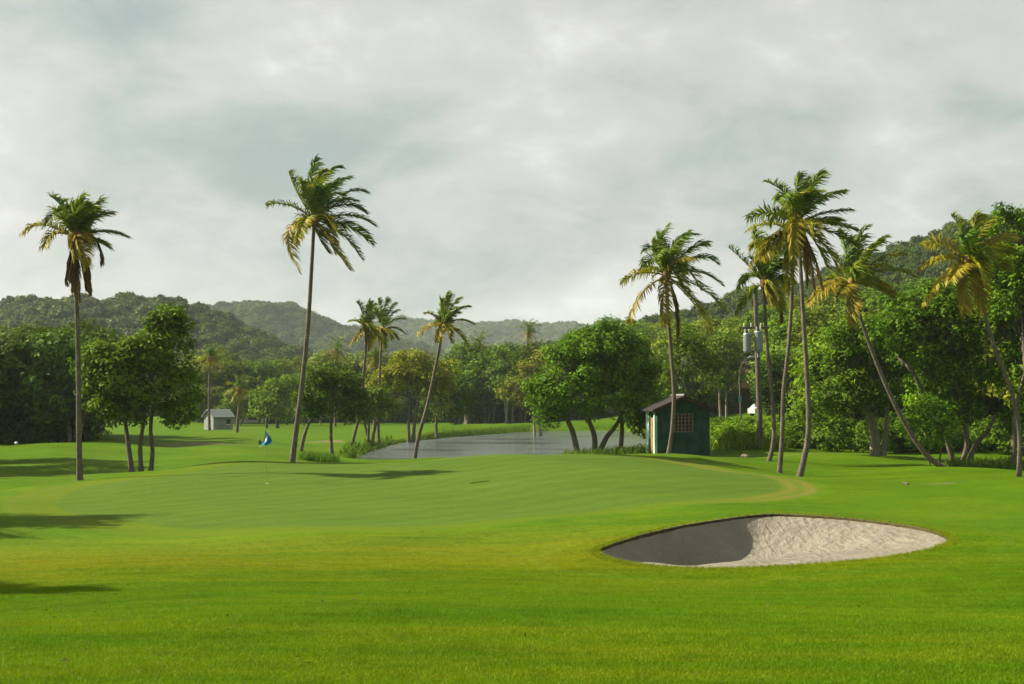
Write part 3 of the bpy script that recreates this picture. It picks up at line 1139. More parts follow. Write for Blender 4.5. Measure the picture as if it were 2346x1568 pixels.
def palm(label, Y, trunk, hub, fronds, group='coconut palms round the green', r0=0.16, r1=0.085, extra=6, dead=0, seed=0, leaflet=0.66, ages=(0.0, 1.0), name='coconut_palm', stations=52, lean_y=0.0, coconuts=0, scale=1.0):
    """trunk: picture points from the ground up to the hub; fronds: (mx,my, tx,ty, depth, age) offsets from the hub in picture pixels, y up"""
    g = random.Random(seed)
    m = pxm(Y)
    b0 = pix(trunk[0][0], trunk[0][1], Y)
    base = np.array((b0[0], Y, gz(b0[0], Y)))
    root = empty(name, base)
    tag(root, label, 'palm tree', group)
    h = pix(hub[0], hub[1], Y) - base
    pts = [pix(q[0], q[1], Y) - base for q in trunk] + [h]
    pts[0][2] = -0.15
    nP = len(pts)
    for k, p in enumerate(pts):
        p[1] += lean_y * (k / (nP - 1))
    h = pts[-1]
    PP = catmull(np.array(pts), 14)
    t = np.linspace(0, 1, len(PP))
    rr = (r0 * (1 - t) + r1 * t) * 0.84
    rr = rr * (1 + 0.55 * np.exp(-t * 26)) * (1 + 0.02 * np.sin(np.arange(len(PP)) * 2.4)) * (1 + 0.02 * np.array([g.uniform(-1, 1) for _ in t]))
    mbt = MB()
    mbt.tube(PP, rr, 10)
    mbt.build('trunk', M_PALM_BARK, root, True)
    # fibrous heart where the leaf bases meet
    hb = MB()
    hb.tube([h + np.array((0, 0, z * scale)) for z in (-0.35, -0.2, 0.0, 0.2, 0.42)], np.array([r1 * 1.05, 0.17 * scale, 0.23 * scale, 0.17 * scale, 0.04]), 9)
    hb.build('leaf_base', M_HUSK, root, True)
    for i in range(coconuts):
        a = g.uniform(0, 6.28)
        cb = MB()
        c = h + np.array((0.26 * math.cos(a), 0.26 * math.sin(a), -0.22 + g.uniform(-0.12, 0.1)))
        zz = np.linspace(-0.12, 0.12, 6)
        cb.tube([c + np.array((0, 0, z)) for z in zz], np.sqrt(np.maximum(0.0005, 1 - (zz / 0.125) ** 2)) * 0.095, 8)
        cb.build('coconut', M_HUSK, root, True)
    allf = []
    for f in fronds:
        if len(f) == 4:
            tx, ty, d, age = f
            ln = math.hypot(tx, ty)
            allf.append((tx * 0.5, ty * 0.5 + 0.17 * ln, tx, ty, d, age))
        else:
            allf.append(f)
    span = max(math.hypot(f[2], f[3]) for f in allf) if allf else 110
    for i in range(extra):
        s_ = 1 if i % 2 else -1
        e = g.uniform(-40, 75)
        ln = span * g.uniform(0.55, 0.85)
        a = g.uniform(-0.6, 0.6)
        tx, ty = ln * a, ln * math.sin(rad(e)) * 0.85
        age = min(1.0, max(0.0, (45 - e) / 95 + g.uniform(-0.15, 0.15)))
        allf.append((tx * 0.5, ty * 0.5 + 0.2 * ln, tx, ty - 0.1 * ln, s_ * g.uniform(0.45, 0.8), age))
    for i in range(dead):
        tx = g.uniform(-30, 30)
        ln = g.uniform(0.75, 1.15) * 125
        allf.append((tx * 0.9, -ln * 0.42, tx * 0.75, -ln, g.uniform(-0.25, 0.25), 2))
    for i, (mx, my, tx, ty, d, age) in enumerate(allf):
        ln = math.hypot(tx, ty) * m
        dy = d * max(ln, span * m * 0.7)
        V, F, tint = frond_mesh((mx * m, dy * 0.55, my * m), (tx * m, dy, ty * m), age, seed * 97 + i, leaflet * (0.8 if age >= 1.5 else 1), stations)
        o = mobj('dead_frond' if age >= 1.5 else 'frond', quad_mesh('frond', V, F, M_FROND, face_attr={'tint': tint}), root, h)
        o.color = (*frond_color(age, g), 1)
    return root


# ------------------------------------------------------------------ hills with their woods
def forest_proto(name, seed, rx, rz, leaf, clump, per):
    g = random.Random(seed)
    lobes = [(0, 0, rz * 0.9, rx, rx, rz)]
    for k in range(4):
        a = g.uniform(0, 6.28)
        lobes.append((rx * 0.55 * math.cos(a), rx * 0.55 * math.sin(a), rz * g.uniform(0.7, 1.5), rx * 0.6, rx * 0.6, rz * 0.6))
    P, N, tint, C = crown_points(lobes, clump, per, seed, 1.0, 0.3)
    V, F = leaves_at(P, N, leaf, leaf * 0.7, seed + 1)
    o = bpy.data.objects.new(name, quad_mesh(name, V, F, M_FOREST, face_attr={'tint': tint}))
    return o


PROTOS = [forest_proto('forest_crown', 100 + i, 3.4, 2.7, 0.85, 0.95, 20) for i in range(5)]
PROTOS_FINE = [forest_proto('forest_crown', 150 + i, 3.2, 2.7, 0.55, 0.8, 34) for i in range(5)]


def forest(label, pts, scl, protos, seed, name='forest', extra=None, cat='forest'):
    g = np.random.default_rng(seed)
    n = len(pts)
    me = bpy.data.meshes.new(name)
    me.vertices.add(n)
    me.vertices.foreach_set('co', np.ascontiguousarray(pts, dtype=np.float32).ravel())
    for nm, arr in (('sc', scl), ('rz', g.uniform(0, 6.28, n)), ('zs', g.uniform(0.85, 1.35, n))):
        a = me.attributes.new(nm, 'FLOAT', 'POINT')
        a.data.foreach_set('value', np.ascontiguousarray(arr, dtype=np.float32))
    for nm, arr in (extra or {}).items():
        a = me.attributes.new(nm, 'FLOAT', 'POINT')
        a.data.foreach_set('value', np.ascontiguousarray(arr, dtype=np.float32))
    a = me.attributes.new('pick', 'INT', 'POINT')
    a.data.foreach_set('value', g.integers(0, len(protos), n).astype(np.int32))
    o = mobj(name, me)
    ng = bpy.data.node_groups.new('scatter', 'GeometryNodeTree')
    ng.interface.new_socket('Geometry', in_out='INPUT', socket_type='NodeSocketGeometry')
    ng.interface.new_socket('Geometry', in_out='OUTPUT', socket_type='NodeSocketGeometry')
    N, L = ng.nodes, ng.links
    gi, go = N.new('NodeGroupInput'), N.new('NodeGroupOutput')
    iop = N.new('GeometryNodeInstanceOnPoints')
    jn = N.new('GeometryNodeJoinGeometry')
    for p in protos:
        oi = N.new('GeometryNodeObjectInfo')
        oi.inputs['Object'].default_value = p
        oi.inputs['As Instance'].default_value = True
        L.new(oi.outputs['Geometry'], jn.inputs[0])

    def named(nm, typ='FLOAT'):
        q = N.new('GeometryNodeInputNamedAttribute')
        q.data_type = typ
        q.inputs[0].default_value = nm
        return q.outputs[0]
    L.new(gi.outputs[0], iop.inputs['Points'])
    L.new(jn.outputs[0], iop.inputs['Instance'])
    iop.inputs['Pick Instance'].default_value = True
    L.new(named('pick', 'INT'), iop.inputs['Instance Index'])
    cr = N.new('ShaderNodeCombineXYZ')
    L.new(named('rz'), cr.inputs[2])
    L.new(cr.outputs[0], iop.inputs['Rotation'])
    cs = N.new('ShaderNodeCombineXYZ')
    s = named('sc')
    L.new(s, cs.inputs[0])
    L.new(s, cs.inputs[1])
    mu = N.new('ShaderNodeMath')
    mu.operation = 'MULTIPLY'
    L.new(s, mu.inputs[0])
    L.new(named('zs'), mu.inputs[1])
    L.new(mu.outputs[0], cs.inputs[2])
    L.new(cs.outputs[0], iop.inputs['Scale'])
    L.new(iop.outputs[0], go.inputs[0])
    md = o.modifiers.new('scatter', 'NODES')
    md.node_group = ng
    return tag(o, label, cat, kind='stuff')


def scatter_xy(x0, x1, y0, y1, step, seed, jit=0.42):
    g = np.random.default_rng(seed)
    X, Y = np.meshgrid(np.arange(x0, x1, step), np.arange(y0, y1, step))
    X = X + g.uniform(-jit, jit, X.shape) * step
    Y = Y + g.uniform(-jit, jit, X.shape) * step
    return X.ravel(), Y.ravel()


for key, hlabel, flabel, protos, step, s0 in (
        ('left', 'wooded ridge rising behind the left-hand trees', 'dense dark green wood covering the long left ridge', PROTOS, 4.6, 0.80),
        ('middle', 'second ridge in the gap between near ridge and pond', 'hazy green wood covering the second ridge behind', PROTOS, 7.6, 1.35),
        ('distant', 'low faraway ridge on the horizon', 'pale hazy wood on the farthest low ridge', PROTOS, 12.5, 2.2),
        ('right', 'wooded hill climbing towards the right edge', 'green wood covering the hill above the shed', PROTOS_FINE, 4.4, 0.80)):
    H = HILLS[key]
    k = H.Yc / FPX
    x0, x1 = -1173 * k * 1.7, 1173 * k * 1.7
    if key == 'left':
        x1 = -30
    if key == 'middle':
        x1 = 60
    if key == 'right':
        x0 = -70
    hx = np.linspace(x0 - 40, x1 + 40, 90)
    hy = np.linspace(H.Yf, H.Yc * 1.35, 60)
    HX, HY = np.meshgrid(hx, hy)
    HZ = H.h(HX, HY)
    idx = np.arange(HX.size).reshape(HX.shape)
    FH = np.stack([idx[:-1, :-1], idx[:-1, 1:], idx[1:, 1:], idx[1:, :-1]], -1).reshape(-1, 4)
    ho = mobj('hill', quad_mesh('hill', np.stack([HX, HY, HZ], -1).reshape(-1, 3), FH, M_HILL, True))
    tag(ho, hlabel, kind='structure')
    X, Y = scatter_xy(x0, x1, H.Yf + (10 if key != 'right' else 25), H.Yc * 1.06, step, int(H.seed * 10))
    g = np.random.default_rng(int(H.seed))
    Z = H.h(X, Y)
    m = Z > -1.2
    vis = np.abs(X) < (Y * 1173 / FPX + 40 + 0.25 * Y)
    m &= vis
    X, Y, Z = X[m], Y[m], Z[m]
    forest(flabel, np.column_stack([X, Y, Z + 0.2]), s0 * g.uniform(0.62, 1.25, len(X)) * (1 + 0.2 * (g.random(len(X)) < 0.05)), protos, int(H.seed) + 5)


# ------------------------------------------------------------------ middle-distance trees: copies of a few kinds, each a thing
def proto_tree(seed, h, r, clear, leaf, nst=1, per=26, clump=0.7, trunk_r=0.14):
    g = random.Random(seed)
    cz = clear + (h - clear) * 0.5
    lobes = [(0, 0, cz, r * 0.7, r * 0.7, (h - clear) * 0.42)]
    for k in range(9):
        a = k * 2.4 + g.uniform(-0.4, 0.4)
        d = r * g.uniform(0.35, 0.8)
        lobes.append((d * math.cos(a), d * math.sin(a), cz + (h - clear) * g.uniform(-0.34, 0.36), r * g.uniform(0.25, 0.48), r * g.uniform(0.25, 0.48), (h - clear) * g.uniform(0.14, 0.26)))
    P, N, tint, C = crown_points(lobes, clump, per, seed, 0.8, 0.4)
    V, F = leaves_at(P, N, leaf, leaf * 0.6, seed + 1)
    crown = quad_mesh('crown', V, F, M_LEAF, face_attr={'tint': tint})
    mb = MB()
    for s in range(nst):
        a = g.uniform(0, 6.28)
        top = np.array((r * 0.3 * math.cos(a), r * 0.3 * math.sin(a), cz))
        b = np.array((0.25 * math.cos(a), 0.25 * math.sin(a), -0.3)) if nst > 1 else np.array((0, 0, -0.3))
        PP = limb(mb, b, top, trunk_r, trunk_r * 0.5, seed + s, 0.12, 8, 7)
        for k in range(5):
            c = C[g.randrange(len(C))]
            limb(mb, PP[5], c, trunk_r * 0.4, 0.02, seed + 20 + k + s * 9, 0.15, 4, 5)
    me = bpy.data.meshes.new('trunk')
    me.from_pydata(mb.v, [], mb.f)
    me.polygons.foreach_set('use_smooth', np.ones(len(me.polygons), dtype=bool))
    me.materials.append(M_BARK if seed % 2 else M_BARK_PALE)
    return crown, me


KINDS = [proto_tree(301, 7.6, 4.2, 1.0, 0.36, 1, 34), proto_tree(302, 6.6, 4.0, 0.7, 0.36, 3, 34), proto_tree(303, 8.6, 3.8, 1.2, 0.36, 2, 34),
         proto_tree(304, 7.5, 3.0, 2.6, 0.36, 2, 34), proto_tree(305, 5.4, 3.8, 0.5, 0.36, 1, 34), proto_tree(306, 8.0, 4.8, 1.3, 0.38, 2, 34)]
G_MID = [(0.087, 0.142, 0.018), (0.109, 0.176, 0.016), (0.070, 0.119, 0.020), (0.131, 0.182, 0.020), (0.080, 0.135, 0.025)]


SHAPES = ['broad', 'bushy', 'tall', 'slim', 'low', 'wide-crowned']


def place(kind, x, y, s, color, label, group, name='woodland_tree', sz=1.0, dz=0.0):
    root = empty(name, (x, y, gz(x, y) + dz))
    root.rotation_euler.z = R.uniform(0, 6.28)
    root.scale = (s, s, s * sz)
    lum = color[0] + color[1]
    shade = 'dark' if lum < 0.20 else ('olive' if color[0] > 0.72 * color[1] and lum > 0.25 else 'bright' if lum > 0.26 else 'mid-green')
    size = 'large ' if s > 1.12 else ('small ' if s < 0.86 else '')
    tag(root, f'{size}{shade} {SHAPES[kind]} ' + label, 'tree', group)
    crown, trunk = KINDS[kind]
    c = mobj('crown', crown, root)
    c.color = (*[v * R.uniform(0.85, 1.15) for v in color], 1)
    mobj('trunk', trunk, root)
    return root


def zone(label, group, px0, px1, Y0, Y1, n, smin, smax, kinds, colors, min_d=3.0, name='woodland_tree', avoid=None, sz=1.0):
    done = []
    tries = 0
    while len(done) < n and tries < n * 60:
        tries += 1
        Y = math.sqrt(R.uniform(Y0 ** 2, Y1 ** 2))
        px = R.uniform(px0, px1)
        x = (px - 1173) / FPX * Y
        if any((x - a) ** 2 + (Y - b) ** 2 < min_d ** 2 for a, b in done):
            continue
        if avoid and avoid(px, Y):
            continue
        if poly_sd([x], [Y], POND)[0] < 2.5:
            continue
        done.append((x, Y))
        place(R.choice(kinds), x, Y, R.uniform(smin, smax), R.choice(colors), label, group, name, sz)


DARK = [(0.065, 0.115, 0.018), (0.080, 0.132, 0.020), (0.058, 0.105, 0.016)]
zone('tree in the wood at the left edge', 'trees of the left wood', -520, 175, 95, 128, 42, 0.8, 1.1, [0, 2, 5, 1, 4], DARK, 2.8)
zone('tree in the wood across the far lawn', 'trees across the far lawn', 440, 1080, 222, 300, 64, 0.95, 1.35, [0, 1, 2, 4, 5], G_MID, 5.0)
zone('tree in the stand on the far pond bank', 'trees on the far pond bank', 1040, 1260, 192, 222, 24, 1.05, 1.4, [3, 3, 2], G_MID[:3], 2.6)
zone('tree in the wood behind the pond', 'trees behind the pond', 1050, 1580, 226, 300, 52, 1.05, 1.5, [0, 2, 5, 1], G_MID, 4.6)
zone('tree on the slope behind the shed', 'trees on the slope behind the shed', 1480, 1860, 172, 235, 38, 0.95, 1.3, [0, 2, 5, 3], G_MID, 4.2)
zone('tree in the wood behind the right-hand palms', 'trees of the right-hand wood', 1830, 2800, 90, 190, 74, 0.95, 1.35, [0, 2, 5, 1], G_MID, 4.5)
zone('tree standing along the far lawn edge', 'trees along the far lawn edge', 420, 900, 196, 222, 9, 0.6, 0.85, [0, 1, 3, 4], G_MID, 6.0)

# ------------------------------------------------------------------ single trees
B1, B2, B3, B4 = (0.123, 0.189, 0.014), (0.087, 0.151, 0.016), (0.061, 0.111, 0.016), (0.167, 0.203, 0.018)
tree('branching_tree', 'leafy tree with three dark stems standing just behind the green', 'tree', 62,
     [[(303, 1080), (296, 1030), (285, 960), (290, 900)], [(324, 1079), (322, 1020), (330, 960), (332, 880)], [(345, 1076), (350, 1032), (342, 985), (350, 930), (368, 880)]],
     [(265, 860, 72, 58, -0.4), (330, 830, 66, 68, 0.2), (385, 790, 52, 66, 0.4), (372, 740, 34, 42), (225, 890, 38, 34), (405, 890, 46, 56, 0.3), (425, 945, 26, 26), (300, 905, 62, 40, -0.6), (240, 815, 32, 30), (300, 950, 50, 22), (245, 930, 44, 26), (395, 950, 38, 28)],
     (0.092, 0.166, 0.012), leaf=0.21, seed=1000, trunk_r=0.14, per=50, dens=1.2, clump=0.42, bare=2)
tree('dark_round_tree', 'dark round-crowned tree with one leaning stem beside the tallest palm', 'tree', 86,
     [[(688, 1035), (697, 1000), (708, 970), (730, 930)], [(760, 1010), (758, 980), (765, 930)]],
     [(740, 905, 58, 52), (790, 915, 56, 54), (765, 880, 60, 40), (820, 940, 34, 36), (710, 930, 34, 34)], B3, leaf=0.27, seed=1100, trunk_r=0.13, per=34, clump=0.5)
tree('bright_tree', 'small bright green tree on the far lawn behind the flag', 'tree', 180,
     [[(636, 977), (634, 950), (630, 920)], [(610, 980), (612, 950), (615, 920)]],
     [(632, 915, 44, 40), (610, 935, 32, 34), (660, 935, 32, 34), (640, 890, 34, 28)], (0.112, 0.202, 0.014), leaf=0.42, seed=1150, trunk_r=0.2, per=26, clump=0.8)
tree('yellow_green_tree', 'wide yellow-green tree on the grass point left of the pond', 'tree', 124,
     [[(938, 1000), (936, 970), (940, 930)], [(946, 1000), (950, 960), (960, 910)]],
     [(930, 865, 62, 44), (985, 870, 60, 50), (890, 890, 40, 40), (955, 835, 52, 34), (1010, 905, 36, 40)], B4, leaf=0.34, seed=1200, trunk_r=0.2, per=30, clump=0.65)
tree('shade_tree', 'dark spreading tree behind the leaning palm at the pond', 'tree', 138,
     [[(1000, 990), (1000, 960), (1010, 920)]],
     [(1020, 905, 44, 50), (1050, 920, 34, 42), (990, 930, 36, 40)], B3, leaf=0.36, seed=1230, trunk_r=0.18, per=28, clump=0.7)
tree('waterside_tree', 'low bushy tree with several bent stems at the pond tip', 'tree', 104,
     [[(846, 1010), (838, 985), (832, 950)], [(852, 1010), (860, 980), (876, 945)], [(843, 1011), (846, 975), (850, 940)]],
     [(850, 925, 44, 36), (880, 930, 34, 34), (828, 945, 26, 30)], B2, leaf=0.3, seed=1260, trunk_r=0.12, per=30, clump=0.55)
tree('spreading_tree', 'large round tree with forked stems on the near pond bank', 'tree', 81,
     [[(1325, 1030), (1312, 990), (1290, 940), (1280, 890)], [(1362, 1031), (1362, 1000), (1345, 950), (1340, 900)], [(1370, 1031), (1388, 1005), (1410, 975), (1440, 920)], [(1420, 1030), (1425, 990), (1420, 940), (1400, 880)]],
     [(1300, 850, 72, 60, -0.5), (1370, 815, 84, 66, 0.3), (1440, 850, 76, 78, 0.5), (1265, 905, 50, 52, -0.4), (1330, 900, 62, 56, -1.0), (1480, 905, 46, 60, 0.6), (1410, 920, 66, 50, -0.3), (1256, 950, 26, 26), (1400, 775, 50, 34), (1330, 790, 46, 34), (1505, 940, 34, 30, 0.8), (1470, 975, 36, 24, 0.6), (1245, 900, 36, 40, 0.5)],
     (0.087, 0.182, 0.013), leaf=0.23, seed=1300, trunk_r=0.17, per=48, dens=1.15, clump=0.5)
tree('pale_limbed_tree', 'loose olive tree with bare pale twigs over the pond bank', 'tree', 150,
     [[(1225, 985), (1222, 950), (1205, 890)], [(1240, 985), (1236, 940), (1240, 890)]],
     [(1200, 870, 50, 42), (1240, 850, 50, 46), (1180, 900, 34, 36), (1255, 900, 34, 40)], (0.147, 0.176, 0.027), leaf=0.36, seed=1350, trunk_r=0.16, per=20, clump=0.75, bark=M_BARK_PALE, bare=5)
tree('slender_tree', 'slender tree with pale stem on the lawn right of the shed', 'tree', 124,
     [[(1652, 946), (1648, 910), (1650, 870), (1655, 840)], [(1664, 935), (1664, 900), (1668, 870)]],
     [(1655, 830, 42, 44), (1680, 860, 28, 36), (1635, 865, 30, 30), (1660, 790, 34, 30)], B2, leaf=0.32, seed=1400, trunk_r=0.14, per=26, clump=0.6, bark=M_BARK_PALE)
tree('back_tree', 'tree with slanting pale stems directly behind the shed', 'tree', 98,
     [[(1590, 990), (1588, 950), (1572, 900), (1558, 860)], [(1602, 985), (1604, 930), (1610, 870)]],
     [(1580, 830, 56, 50), (1545, 870, 44, 44), (1620, 850, 34, 40), (1570, 780, 44, 36), (1560, 930, 40, 28), (1600, 920, 36, 26)], B2, leaf=0.28, seed=1450, trunk_r=0.12, per=28, clump=0.55, bark=M_BARK_PALE)
tree('shadowy_tree', 'dark tree behind the utility pole and the twin palms', 'tree', 112,
     [[(1772, 968), (1772, 940), (1768, 900)], [(1785, 968), (1788, 940), (1792, 900)]],
     [(1768, 880, 44, 46), (1800, 890, 36, 46), (1745, 905, 26, 30), (1780, 925, 40, 26), (1790, 840, 34, 30)], (0.042, 0.086, 0.014), leaf=0.3, seed=1480, trunk_r=0.15, per=30, clump=0.55)
tree('thick_stemmed_tree', 'old tree with thick split pale stem right of the palm trio', 'tree', 73,
     [[(2000, 1044), (1998, 1000), (1985, 960), (1960, 900)], [(2022, 1043), (2030, 1000), (2030, 950), (2040, 890)], [(2008, 1044), (2006, 990), (1990, 940), (1930, 880)]],
     [(1905, 860, 66, 66, 0.4), (1960, 810, 72, 62, -0.2), (2030, 830, 66, 62, 0.4), (1880, 930, 48, 52), (1960, 900, 60, 44, -0.6), (2060, 890, 44, 46), (1990, 765, 54, 40), (1925, 790, 46, 40)],
     (0.078, 0.156, 0.014), leaf=0.22, seed=1500, trunk_r=0.2, per=46, dens=1.1, clump=0.48, bark=M_BARK_PALE, bare=2)
tree('tall_dark_tree', 'tall dark tree with crooked stem behind the leaning palm trunk', 'tree', 68,
     [[(2186, 1060), (2165, 1000), (2130, 930), (2090, 860), (2060, 820)], [(2200, 1066), (2215, 1010), (2205, 940), (2190, 860)], [(2215, 1068), (2235, 1020), (2260, 985), (2275, 950)]],
     [(2110, 790, 74, 70, 0.5), (2180, 760, 82, 80, 1.0), (2150, 870, 60, 62, 0.6), (2220, 850, 60, 84, 1.0), (2200, 940, 48, 50, 0.8), (2090, 720, 54, 48, 1.0), (2160, 690, 60, 48, 1.4), (2060, 770, 40, 40)],
     (0.070, 0.146, 0.013), leaf=0.22, seed=1600, trunk_r=0.15, per=46, dens=1.1, clump=0.48, bare=2)
tree('edge_tree', 'tall bright tree overhanging the curved palm at the right edge', 'tree', 66,
     [[(2320, 1090), (2325, 1020), (2330, 940), (2345, 850)], [(2390, 1080), (2392, 1000), (2385, 880)]],
     [(2330, 640, 76, 66, 1.0), (2400, 700, 90, 90, 1.5), (2310, 740, 60, 60, 1.8), (2380, 560, 80, 80, 1.5), (2340, 850, 46, 64, 1.2), (2420, 850, 70, 90, 0.5), (2330, 510, 44, 46, 1.5), (2360, 960, 40, 50, 1.0), (2320, 690, 50, 44, 0.6)],
     (0.090, 0.182, 0.013), leaf=0.22, seed=1700, trunk_r=0.2, per=46, dens=1.1, clump=0.48, bare=2)
tree('sapling', 'pale green sapling lit by the sun right of the leaning palm trunk', 'shrub', 66.5,
     [[(2130, 1062), (2128, 1030), (2122, 990)], [(2150, 1064), (2156, 1020), (2150, 970)]],
     [(2120, 935, 38, 34), (2150, 960, 36, 40), (2095, 975, 30, 28), (2135, 1005, 36, 30)], (0.112, 0.240, 0.023), leaf=0.22, seed=1800, trunk_r=0.05, per=26, clump=0.4)
# trees off to the left whose shade falls into the picture
tree('shade_caster_tree', 'broad tree out of frame whose shade crosses the left fairway', 'tree', 72,
     [[(-230, 1055), (-230, 960), (-220, 880)], [(-200, 1055), (-190, 960), (-170, 880)]],
     [(-230, 830, 130, 110), (-150, 870, 90, 90), (-320, 850, 110, 100), (-210, 720, 110, 80), (-420, 860, 110, 100)], B2, leaf=0.34, seed=1900, trunk_r=0.25, per=24, clump=0.7)
tree('shade_caster_tree', 'tall tree out of frame shading the dip beside the first palm', 'tree', 65,
     [[(-330, 1070), (-330, 960), (-320, 850)], [(-300, 1070), (-290, 960), (-270, 850)]],
     [(-330, 780, 130, 110), (-250, 830, 90, 90), (-420, 800, 110, 100), (-310, 670, 110, 80), (-290, 760, 120, 100, 3.2), (-280, 800, 110, 90, -2.5)], B2, leaf=0.34, seed=1920, trunk_r=0.25, per=24, clump=0.7)
tree('shade_caster_tree', 'second tree out of frame shading the left end of the green', 'tree', 36.5,
     [[(-700, 1180), (-700, 950), (-690, 700)], [(-670, 1180), (-650, 950), (-600, 700)]],
     [(-700, 600, 190, 110), (-560, 640, 120, 90), (-790, 660, 120, 90), (-760, 620, 190, 110, -3.2), (-680, 610, 180, 100, 2.6), (-840, 640, 170, 100, -5.5)], B2, leaf=0.28, seed=1950, trunk_r=0.2, per=24, clump=0.55)

# ------------------------------------------------------------------ palms
PX2D = None
P2F = [(-9, 81, 2, 146, 0.1, 0.1), (19, 92, 58, 126, 0.1, 0.0), (27, 71, 78, 102, 0.2, 0.05), (11, 77, 34, 106, -0.5, 0.65), (64, 59, 117, 65, 0.0, 0.1), (60, 37, 115, 20, 0.15, 0.1), (78, 10, 139, -14, -0.1, 0.3),
       (72, -8, 131, -51, 0.15, 0.25), (60, -28, 111, -90, -0.1, 0.5), (38, -51, 84, -116, -0.2, 0.8), (31, -33, 54, -81, -0.5, 0.9), (-54, 33, -107, 37, 0.0, 0.35), (-40, 65, -58, 110, 0.0, 0.25), (-56, -24, -31, -122, -0.15, 1.0),
       (-15, 51, -21, 81, -0.4, 0.4), (30, 70, 50, 105, 0.5, 0.0), (10, 60, 30, 90, 0.5, 0.0), (7, -33, 25, -67, 0.4, 0.3), (22, 55, 62, 80, -0.4, 0.1), (40, 45, 92, 50, 0.4, 0.0)]
P5F = [(-17, 56, 8, 121, 0.1, 0.1), (-29, 46, -31, 79, -0.1, 0.4), (21, 79, 71, 96, 0.1, 0.05), (10, 56, 44, 86, -0.4, 0.3), (48, 56, 96, 75, 0.1, 0.2), (67, 42, 117, 31, 0.1, 0.05), (17, 27, 48, 27, -0.7, 0.9), (67, 10, 126, -21, 0.0, 0.35),
       (77, -27, 132, -80, 0.0, 0.55), (59, -54, 98, -134, -0.1, 0.8), (-61, 6, -106, -17, -0.1, 0.8), (-57, -42, -90, -109, -0.1, 0.95), (-10, -50, -11, -115, -0.35, 0.95), (21, -59, 25, -146, 0.1, 2), (40, -45, 75, -95, -0.45, 0.7),
       (-21, 15, -40, 17, 0.3, 0.2), (-12, 60, -18, 100, 0.3, 0.1), (25, 60, 60, 108, 0.4, 0.0)]
P8F = [(-28, 65, -75, 96, 0.0, 0.15), (-2, 65, 5, 117, 0.1, 0.1), (23, 75, 58, 117, 0.0, 0.15), (9, 70, 30, 110, 0.3, 0.1), (-16, 47, 42, 65, -0.5, 0.6), (42, 49, 107, 74, 0.0, 0.15), (58, 23, 120, 30, 0.0, 0.15), (58, 9, 98, 9, 0.3, 0.2), (70, -2, 126, -16, -0.1, 0.4),
       (77, -19, 135, -51, 0.1, 0.3), (54, -44, 91, -112, 0.0, 0.8), (14, -5, 14, -37, -0.9, 0.75), (40, -40, 70, -100, 0.2, 0.6), (21, -63, 35, -163, 0.0, 2), (26, -60, 48, -150, -0.15, 2), (16, -60, 22, -140, 0.15, 2), (-60, 25, -112, 14, 0.2, 0.5)]
P7F = [(-60, -16, -93, -28, 0.1, 0.6), (-58, -20, -100, -79, -0.1, 0.9), (-10, -50, -18, -135, -0.15, 0.8), (-50, 20, -105, 5, -0.2, 0.7), (-45, -25, -80, -60, -0.3, 0.85), (10, 50, 25, 85, 0.4, 0.2), (-15, 55, -35, 85, 0.3, 0.3), (30, -40, 45, -90, 0.5, 0.6)]
P1F = [(-27, 61, -61, 96, 0.1, 0.1), (2, 51, 17, 98, 0.1, 0.15), (27, 47, 54, 86, 0.0, 0.2), (39, 42, 79, 56, 0.0, 0.35), (-25, 37, -37, 58, -0.2, 0.4), (-15, 47, -15, 84, 0.3, 0.15), (-69, 29, -120, 12, 0.0, 0.8), (-39, 8, -61, -22, -0.3, 0.85), (59, 14, 115, 2, 0.0, 0.3),
       (39, -4, 76, -22, -0.2, 0.5), (46, -4, 56, -59, 0.1, 1.6), (10, 40, 35, 75, 0.4, 0.1), (15, 45, 45, 65, -0.4, 0.3)]
P1F += [(-14, -45, -22, -105, 0.0, 2), (-4, -55, -2, -140, 0.1, 2), (8, -55, 14, -148, -0.1, 2), (22, -50, 34, -130, 0.0, 2), (18, -40, 27, -96, 0.2, 2), (-10, -40, -14, -120, 0.2, 2), (3, -50, 6, -128, -0.2, 2), (12, -45, 20, -115, 0.15, 2), (-2, -45, -8, -95, -0.2, 2)]
P9F = [(-26, 123, 0.1, 0.15), (33, 131, 0.0, 0.25), (82, 111, 0.1, 0.2), (118, 67, -0.1, 0.75), (149, 15, 0.0, 0.6), (87, -31, -0.3, 0.95), (-6, -40, -15, -93, -0.4, 0.9), (-103, -46, -0.1, 0.95), (-46, -30, -0.6, 0.9), (10, 110, 0.3, 0.1), (-55, 80, 0.4, 0.2), (60, 95, -0.3, 0.4), (60, -10, -0.5, 0.9), (100, 45, 0.4, 0.5)]
P10F = [(-14, 70, -36, 112, 0.1, 0.3), (18, 113, 0.0, 0.55), (54, 103, 0.1, 0.45), (100, 62, 0.0, 0.85), (75, -10, -0.2, 0.8), (-111, -93, -0.1, 0.95), (-116, -10, 0.0, 0.85), (-95, 46, 0.1, 0.8), (-18, -50, -26, -113, -0.3, 0.95), (15, -45, 23, -103, -0.1, 1.0), (35, 90, -0.3, 0.6), (-60, -40, -0.5, 0.9), (110, 30, 0.3, 0.7)]
P6F = [(-35, 40, -80, 82, 0.0, 0.2), (-26, 118, 0.0, 0.3), (5, 93, 0.1, 0.1), (44, 87, 0.2, 0.1), (41, 46, -0.2, 0.05), (62, 0, 0.2, 0.1), (-40, -25, -67, -72, -0.1, 0.4), (6, -20, 10, -51, -0.5, 0.9), (20, -20, 30, -60, -0.3, 0.8), (30, -30, 39, -87, 0.1, 2), (25, 60, 0.5, 0.0), (-25, 60, 0.4, 0.1), (60, 45, 0.1, 0.0)]
